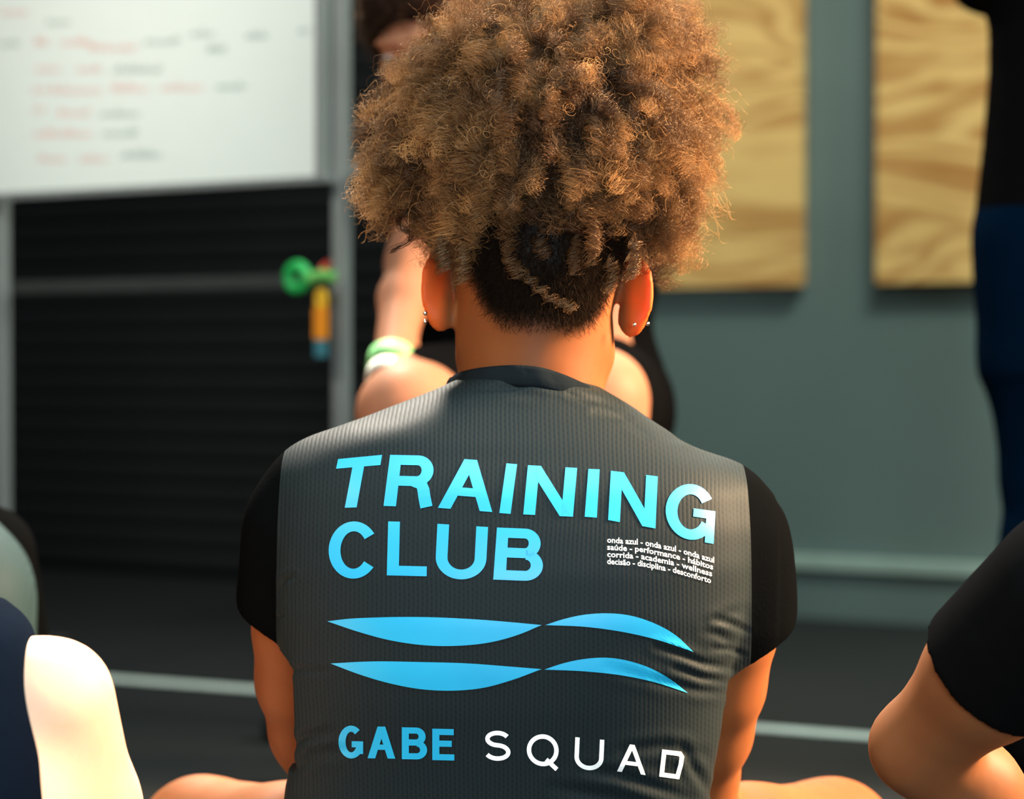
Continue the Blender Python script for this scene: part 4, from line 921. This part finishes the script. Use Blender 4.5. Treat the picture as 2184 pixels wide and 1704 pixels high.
# standing person at the right edge
sp = empty('person', (.84, 3.4, 0), 'standing person in a black top and deep blue leggings at the right edge', 'person')
cx = .842; f = Field((cx-.36, 3.15, 0), (cx+.36, 3.75, 1.75), .006)
hs = np.array([cx, 3.42, 1.52]); SR = rotm(0, .2, 0); head(f, hs, SR); f.cone(hs+np.array([0, -.01, -.05]), (cx, 3.42, 1.36), .05, .055, .03)
f.cone((cx-.13, 3.42, 1.32), (cx+.13, 3.42, 1.32), .06, .06, .05); f.cone((cx-.08, 3.42, 1.15), (cx+.08, 3.42, 1.15), .10, .10, .06); f.cone((cx-.06, 3.42, 1.0), (cx+.06, 3.42, 1.0), .09, .09, .06); f.cone((cx-.07, 3.42, .86), (cx+.07, 3.42, .86), .10, .10, .06)
ARM = {}
for s in (-1, 1):
    S_, E_, W_2 = np.array([cx+s*.17, 3.42, 1.33]), np.array([cx+s*.160, 3.50, 1.165]), np.array([cx-s*.04, 3.60, 1.14+.02*s]); ARM[s] = (S_, E_, W_2)
    f.chain([S_, E_], [.045, .037], .02); f.chain([E_, W_2], [.037, .026], .02); hand(f, W_2, (-s*1, -.15, .15), (0, -1, 0), -1, .4)
    hp = np.array([cx+s*.09, 3.42, .82]); kk_ = np.array([cx+s*.085, 3.44, .45]); an = np.array([cx+s*.09, 3.42, .09]); f.chain([hp, hp*.5+kk_*.5, kk_], [.09, .079, .056], .03); f.chain([kk_, kk_*.7+an*.3, an], [.054, .054, .036], .02); foot(f, an, (s*.2, 1, 0))
link('body', f.mesh('body'), sp, m_skinb)
f = Field((cx-.36, 3.15, .70), (cx+.36, 3.75, 1.45), .006)
f.cone((cx-.13, 3.42, 1.32), (cx+.13, 3.42, 1.32), .067, .067, .05); f.cone((cx-.08, 3.42, 1.17), (cx+.08, 3.42, 1.17), .108, .108, .06)
f.loft([.795, .83, .92, 1.02, 1.12, 1.2], [cx]*6, [3.42]*6, [.187, .186, .176, .168, .168, .17], [.118, .118, .11, .105, .11, .11], n=2.2)
for s in (-1, 1): S_, E_, W_2 = ARM[s]; f.chain([S_, E_], [.053, .047], .03); f.cone(E_, E_*.15+W_2*.85, .046, .033, .02)
cloth(f, 'shirt', sp, m_blk, 'black long-sleeved top')
f = Field((cx-.36, 3.15, .02), (cx+.36, 3.75, .95), .006)
f.loft([.60, .66, .72, .80, .86, .92], [cx]*6, [3.42]*6, [.165, .174, .181, .184, .18, .165], [.10, .11, .116, .118, .112, .10], n=2.2)
for s in (-1, 1):
    hp = np.array([cx+s*.088, 3.42, .78]); kk_ = np.array([cx+s*.085, 3.44, .45]); an = np.array([cx+s*.09, 3.42, .12]); f.chain([hp, hp*.5+kk_*.5, kk_], [.094, .084, .060], .03); f.chain([kk_, kk_*.7+an*.3, an], [.058, .058, .040], .02)
cloth(f, 'leggings', sp, m_blue)
haircap(sp, hs, SR, m_hairk); eyes(sp, hs, SR)
for s in (-1, 1):
    x = cx+s*.09; f = Field((x-.1, 3.3, 0), (x+.12, 3.75, .14), .005); f.cone((x, 3.39, .05), (x+s*.03, 3.58, .042), .044, .040, .02); f.cone((x, 3.41, .06), (x, 3.42, .09), .043, .042, .02); cloth(f, 'shoe', sp, m_blk)

# person in a grey-green shirt, left edge, further away
gp = empty('person', (-.74, 2.62, 0), 'person in a grey-green ribbed shirt with black sleeves, sitting at the left edge', 'person')
gx = -.735; shG = np.array([gx, 2.62, .385]); hipG = np.array([gx, 2.62, .115]); hG = np.array([gx-.01, 2.70, .63]); GR = rotm(.1, .1, 0)
armG = {-1: (np.array([gx-.175, 2.62, .395]), (gx-.20, 2.78, .20), (gx-.10, 2.92, .18), (.3, .8, -.2), (0, -.2, -1), 1), 1: (np.array([gx+.156, 2.65, .402]), (gx+.160, 2.80, .20), (gx+.06, 2.93, .18), (-.3, .8, -.2), (0, -.2, -1), -1)}
legG = {-1: ((gx-.27, 2.90, .14), (gx+.06, 3.02, .07), (1, -.1, 0)), 1: ((gx+.12, 2.94, .12), (gx-.08, 3.08, .07), (-1, -.1, 0))}
sitter(gp, hipG, shG, .24, hG, GR, m_skinb, armG, legG, res=.006); haircap(gp, hG, GR, m_hairk); eyes(gp, hG, GR)
f = Field((gx-.32, 2.42, .0), (gx+.32, 2.95, .56), .005)
torso_cloth(f, hipG, shG, .24, armG); f.cone(shG-np.array([.15, .01, .03]), shG+np.array([.142, -.02, -.03]), .07, .072, .05); f.cone(shG-np.array([.14, .01, .13]), shG+np.array([.126, -.02, -.13]), .085, .088, .05)
cloth(f, 'shirt', gp, m_shirtg, 'grey-green ribbed shirt body')
for s in (-1, 1):
    f = Field((gx+s*.2-.14, 2.42, .14), (gx+s*.2+.14, 2.95, .56), .005); a, b = np.array(armG[s][0]), np.array(armG[s][1]); f.chain([a, a*.4+b*.6], [.056, .052], .02)
    cloth(f, 'sleeve', gp, m_sleeve, 'black sleeve')
f = Field((gx-.36, 2.45, .0), (gx+.36, 3.1, .25), .006)
f.cone(hipG-np.array([.06, 0, 0]), hipG+np.array([.06, 0, 0]), .110, .110, .05)
for s in (-1, 1): hp = hipG+np.array([s*.085, 0, 0]); k_ = np.array(legG[s][0]); f.cone(hp, hp*.35+k_*.65, .096, .08, .03)
cloth(f, 'shorts', gp, m_blk)

# person in a navy sleeveless top, nearest at the left edge
np_ = empty('person', (-.48, 1.78, 0), 'person in a navy sleeveless top with a bright bare arm, nearest at the lower left', 'person')
nx = -.475; shN = np.array([nx-.02, 1.80, .325]); hipN = np.array([nx, 1.74, .11]); hN = np.array([nx-.06, 1.95, .535]); NR = rotm(.35, .1, 0)
aR = [W(170, 1462, 1.78), W(196, 1620, 1.80), W(205, 1760, 1.84)]
armN = {-1: (np.array([nx-.185, 1.80, .36]), (nx-.2, 1.9, .16), (nx-.08, 2.02, .17), (.5, .7, -.1), (0, -.1, -1), 1), 1: (W(112, 1490, 1.78), W(196, 1960, 1.88), (nx+.06, 2.04, .175), (-.5, .7, -.1), (0, -.1, -1), -1)}
legN = {-1: ((nx-.24, 2.06, .13), (nx+.05, 2.16, .06), (1, 0, 0)), 1: ((nx+.05, 2.13, .10), (nx-.12, 2.24, .06), (-1, 0, 0))}
sitter(np_, hipN, shN, .22, hN, NR, m_skinl, armN, legN, res=.005, sc=.93, arm_r=(.0455, .049, .042, .036, .025)); haircap(np_, hN, NR, m_hairk, sc=.93); eyes(np_, hN, NR, .93)
f = Field((nx-.3, 1.58, .01), (nx+.3, 2.05, .50), .004)
xe = lambda px, py, Y=1.74: W(px, py, Y)[0]; ze = lambda py, Y=1.74: W(0, py, Y)[2]
pr = [(1280, 0, 1.79, .04), (1312, 44, 1.785, .055), (1345, 64, 1.78, .066), (1400, 78, 1.775, .08), (1500, 94, 1.77, .095), (1600, 112, 1.765, .103), (1704, 128, 1.76, .11), (1850, 140, 1.75, .12), (2050, 160, 1.75, .13), (2350, 160, 1.75, .13)]
zz = [W(0, p[0], p[2])[2] for p in pr]; xx = [W(p[1], p[0], p[2])[0] for p in pr]
f.loft(zz, [nx-(x-nx)*0 for x in xx], [p[2] for p in pr], [x-nx for x in xx], [p[3]+.022 for p in pr], n=2.4, k=.01)
cloth(f, 'top', np_, m_navy, 'navy sleeveless top')
f = Field((nx-.34, 1.58, .0), (nx+.3, 2.3, .25), .006); f.cone(hipN-np.array([.06, 0, 0]), hipN+np.array([.06, 0, 0]), .110, .110, .05)
for s in (-1, 1): hp = hipN+np.array([s*.085, 0, 0]); k_ = np.array(legN[s][0]); f.cone(hp, hp*.45+k_*.55, .096, .08, .03)
cloth(f, 'shorts', np_, m_navy)

# person in a black t-shirt, elbow out, at the lower right
rp = empty('person', (.58, 1.80, 0), 'person in a black t-shirt with bent elbow pointing inwards at the lower right', 'person')
rx = .60; shO = np.array([rx, 1.80, .46]); hipO = np.array([rx+.02, 1.74, .11]); hO = np.array([rx+.06, 1.87, .69]); OR = rotm(.3, -.1, 0)
EL = W(1958, 1592, 1.93); SO = W(2290, 1262, 1.80)
armO = {-1: (SO, EL, (.46, 2.03, .19), (.6, .5, -.2), (0, -.1, -1), 1), 1: (np.array([rx+.19, 1.80, .46]), (rx+.24, 1.98, .28), (rx+.08, 2.09, .24), (-.5, .6, -.1), (0, -.1, -1), -1)}
legO = {-1: ((.385, 2.04, .155), (rx+.08, 2.18, .07), (1, .1, 0)), 1: ((rx+.26, 2.05, .16), (rx-.02, 2.26, .07), (-1, .1, 0))}
sitter(rp, hipO, shO, .22, hO, OR, m_skinr, armO, legO, res=.0045, arm_r=(.056, .050, .035, .040, .027)); haircap(rp, hO, OR, m_hairk); eyes(rp, hO, OR)
f = Field((rx-.32, 1.56, .01), (rx+.34, 2.1, .60), .0034)
f.loft([.02, .12, .25, .36, .43, .475, .51, .535], [rx+.02, rx+.02, rx+.01, rx, rx, rx, rx, rx], [1.75, 1.75, 1.76, 1.78, 1.79, 1.80, 1.81, 1.82], [.16, .16, .155, .172, .18, .165, .12, .075], [.13, .13, .125, .12, .11, .09, .075, .06], n=2.4)
torso_cloth(f, hipO, shO, .22, armO)
hem = SO*.48+EL*.52
f.chain([SO, hem], [.064, .062], .03)
h2 = W(2112, 1428, 1.865); dv = nrm(EL-SO)
SL, X, Y, Z = f.region(h2-.10, h2+.10); b_ = ((X-h2[0])*dv[0]+(Y-h2[1])*dv[1]+(Z-h2[2])*dv[2]).astype(np.float32); f.d[SL] = np.where((X < rx-.13), np.maximum(f.d[SL], b_), f.d[SL])
a, b = np.array(armO[1][0]), np.array(armO[1][1]); f.chain([a, a*.45+b*.55], [.062, .058], .03)
cloth(f, 'shirt', rp, m_blk)
f = Field((rx-.36, 1.56, .0), (rx+.36, 2.3, .28), .006); f.cone(hipO-np.array([.06, 0, 0]), hipO+np.array([.06, 0, 0]), .110, .110, .05)
for s in (-1, 1): hp = hipO+np.array([s*.085, 0, 0]); k_ = np.array(legO[s][0]); f.cone(hp, hp*.45+k_*.55, .096, .08, .03)
cloth(f, 'shorts', rp, m_blk)
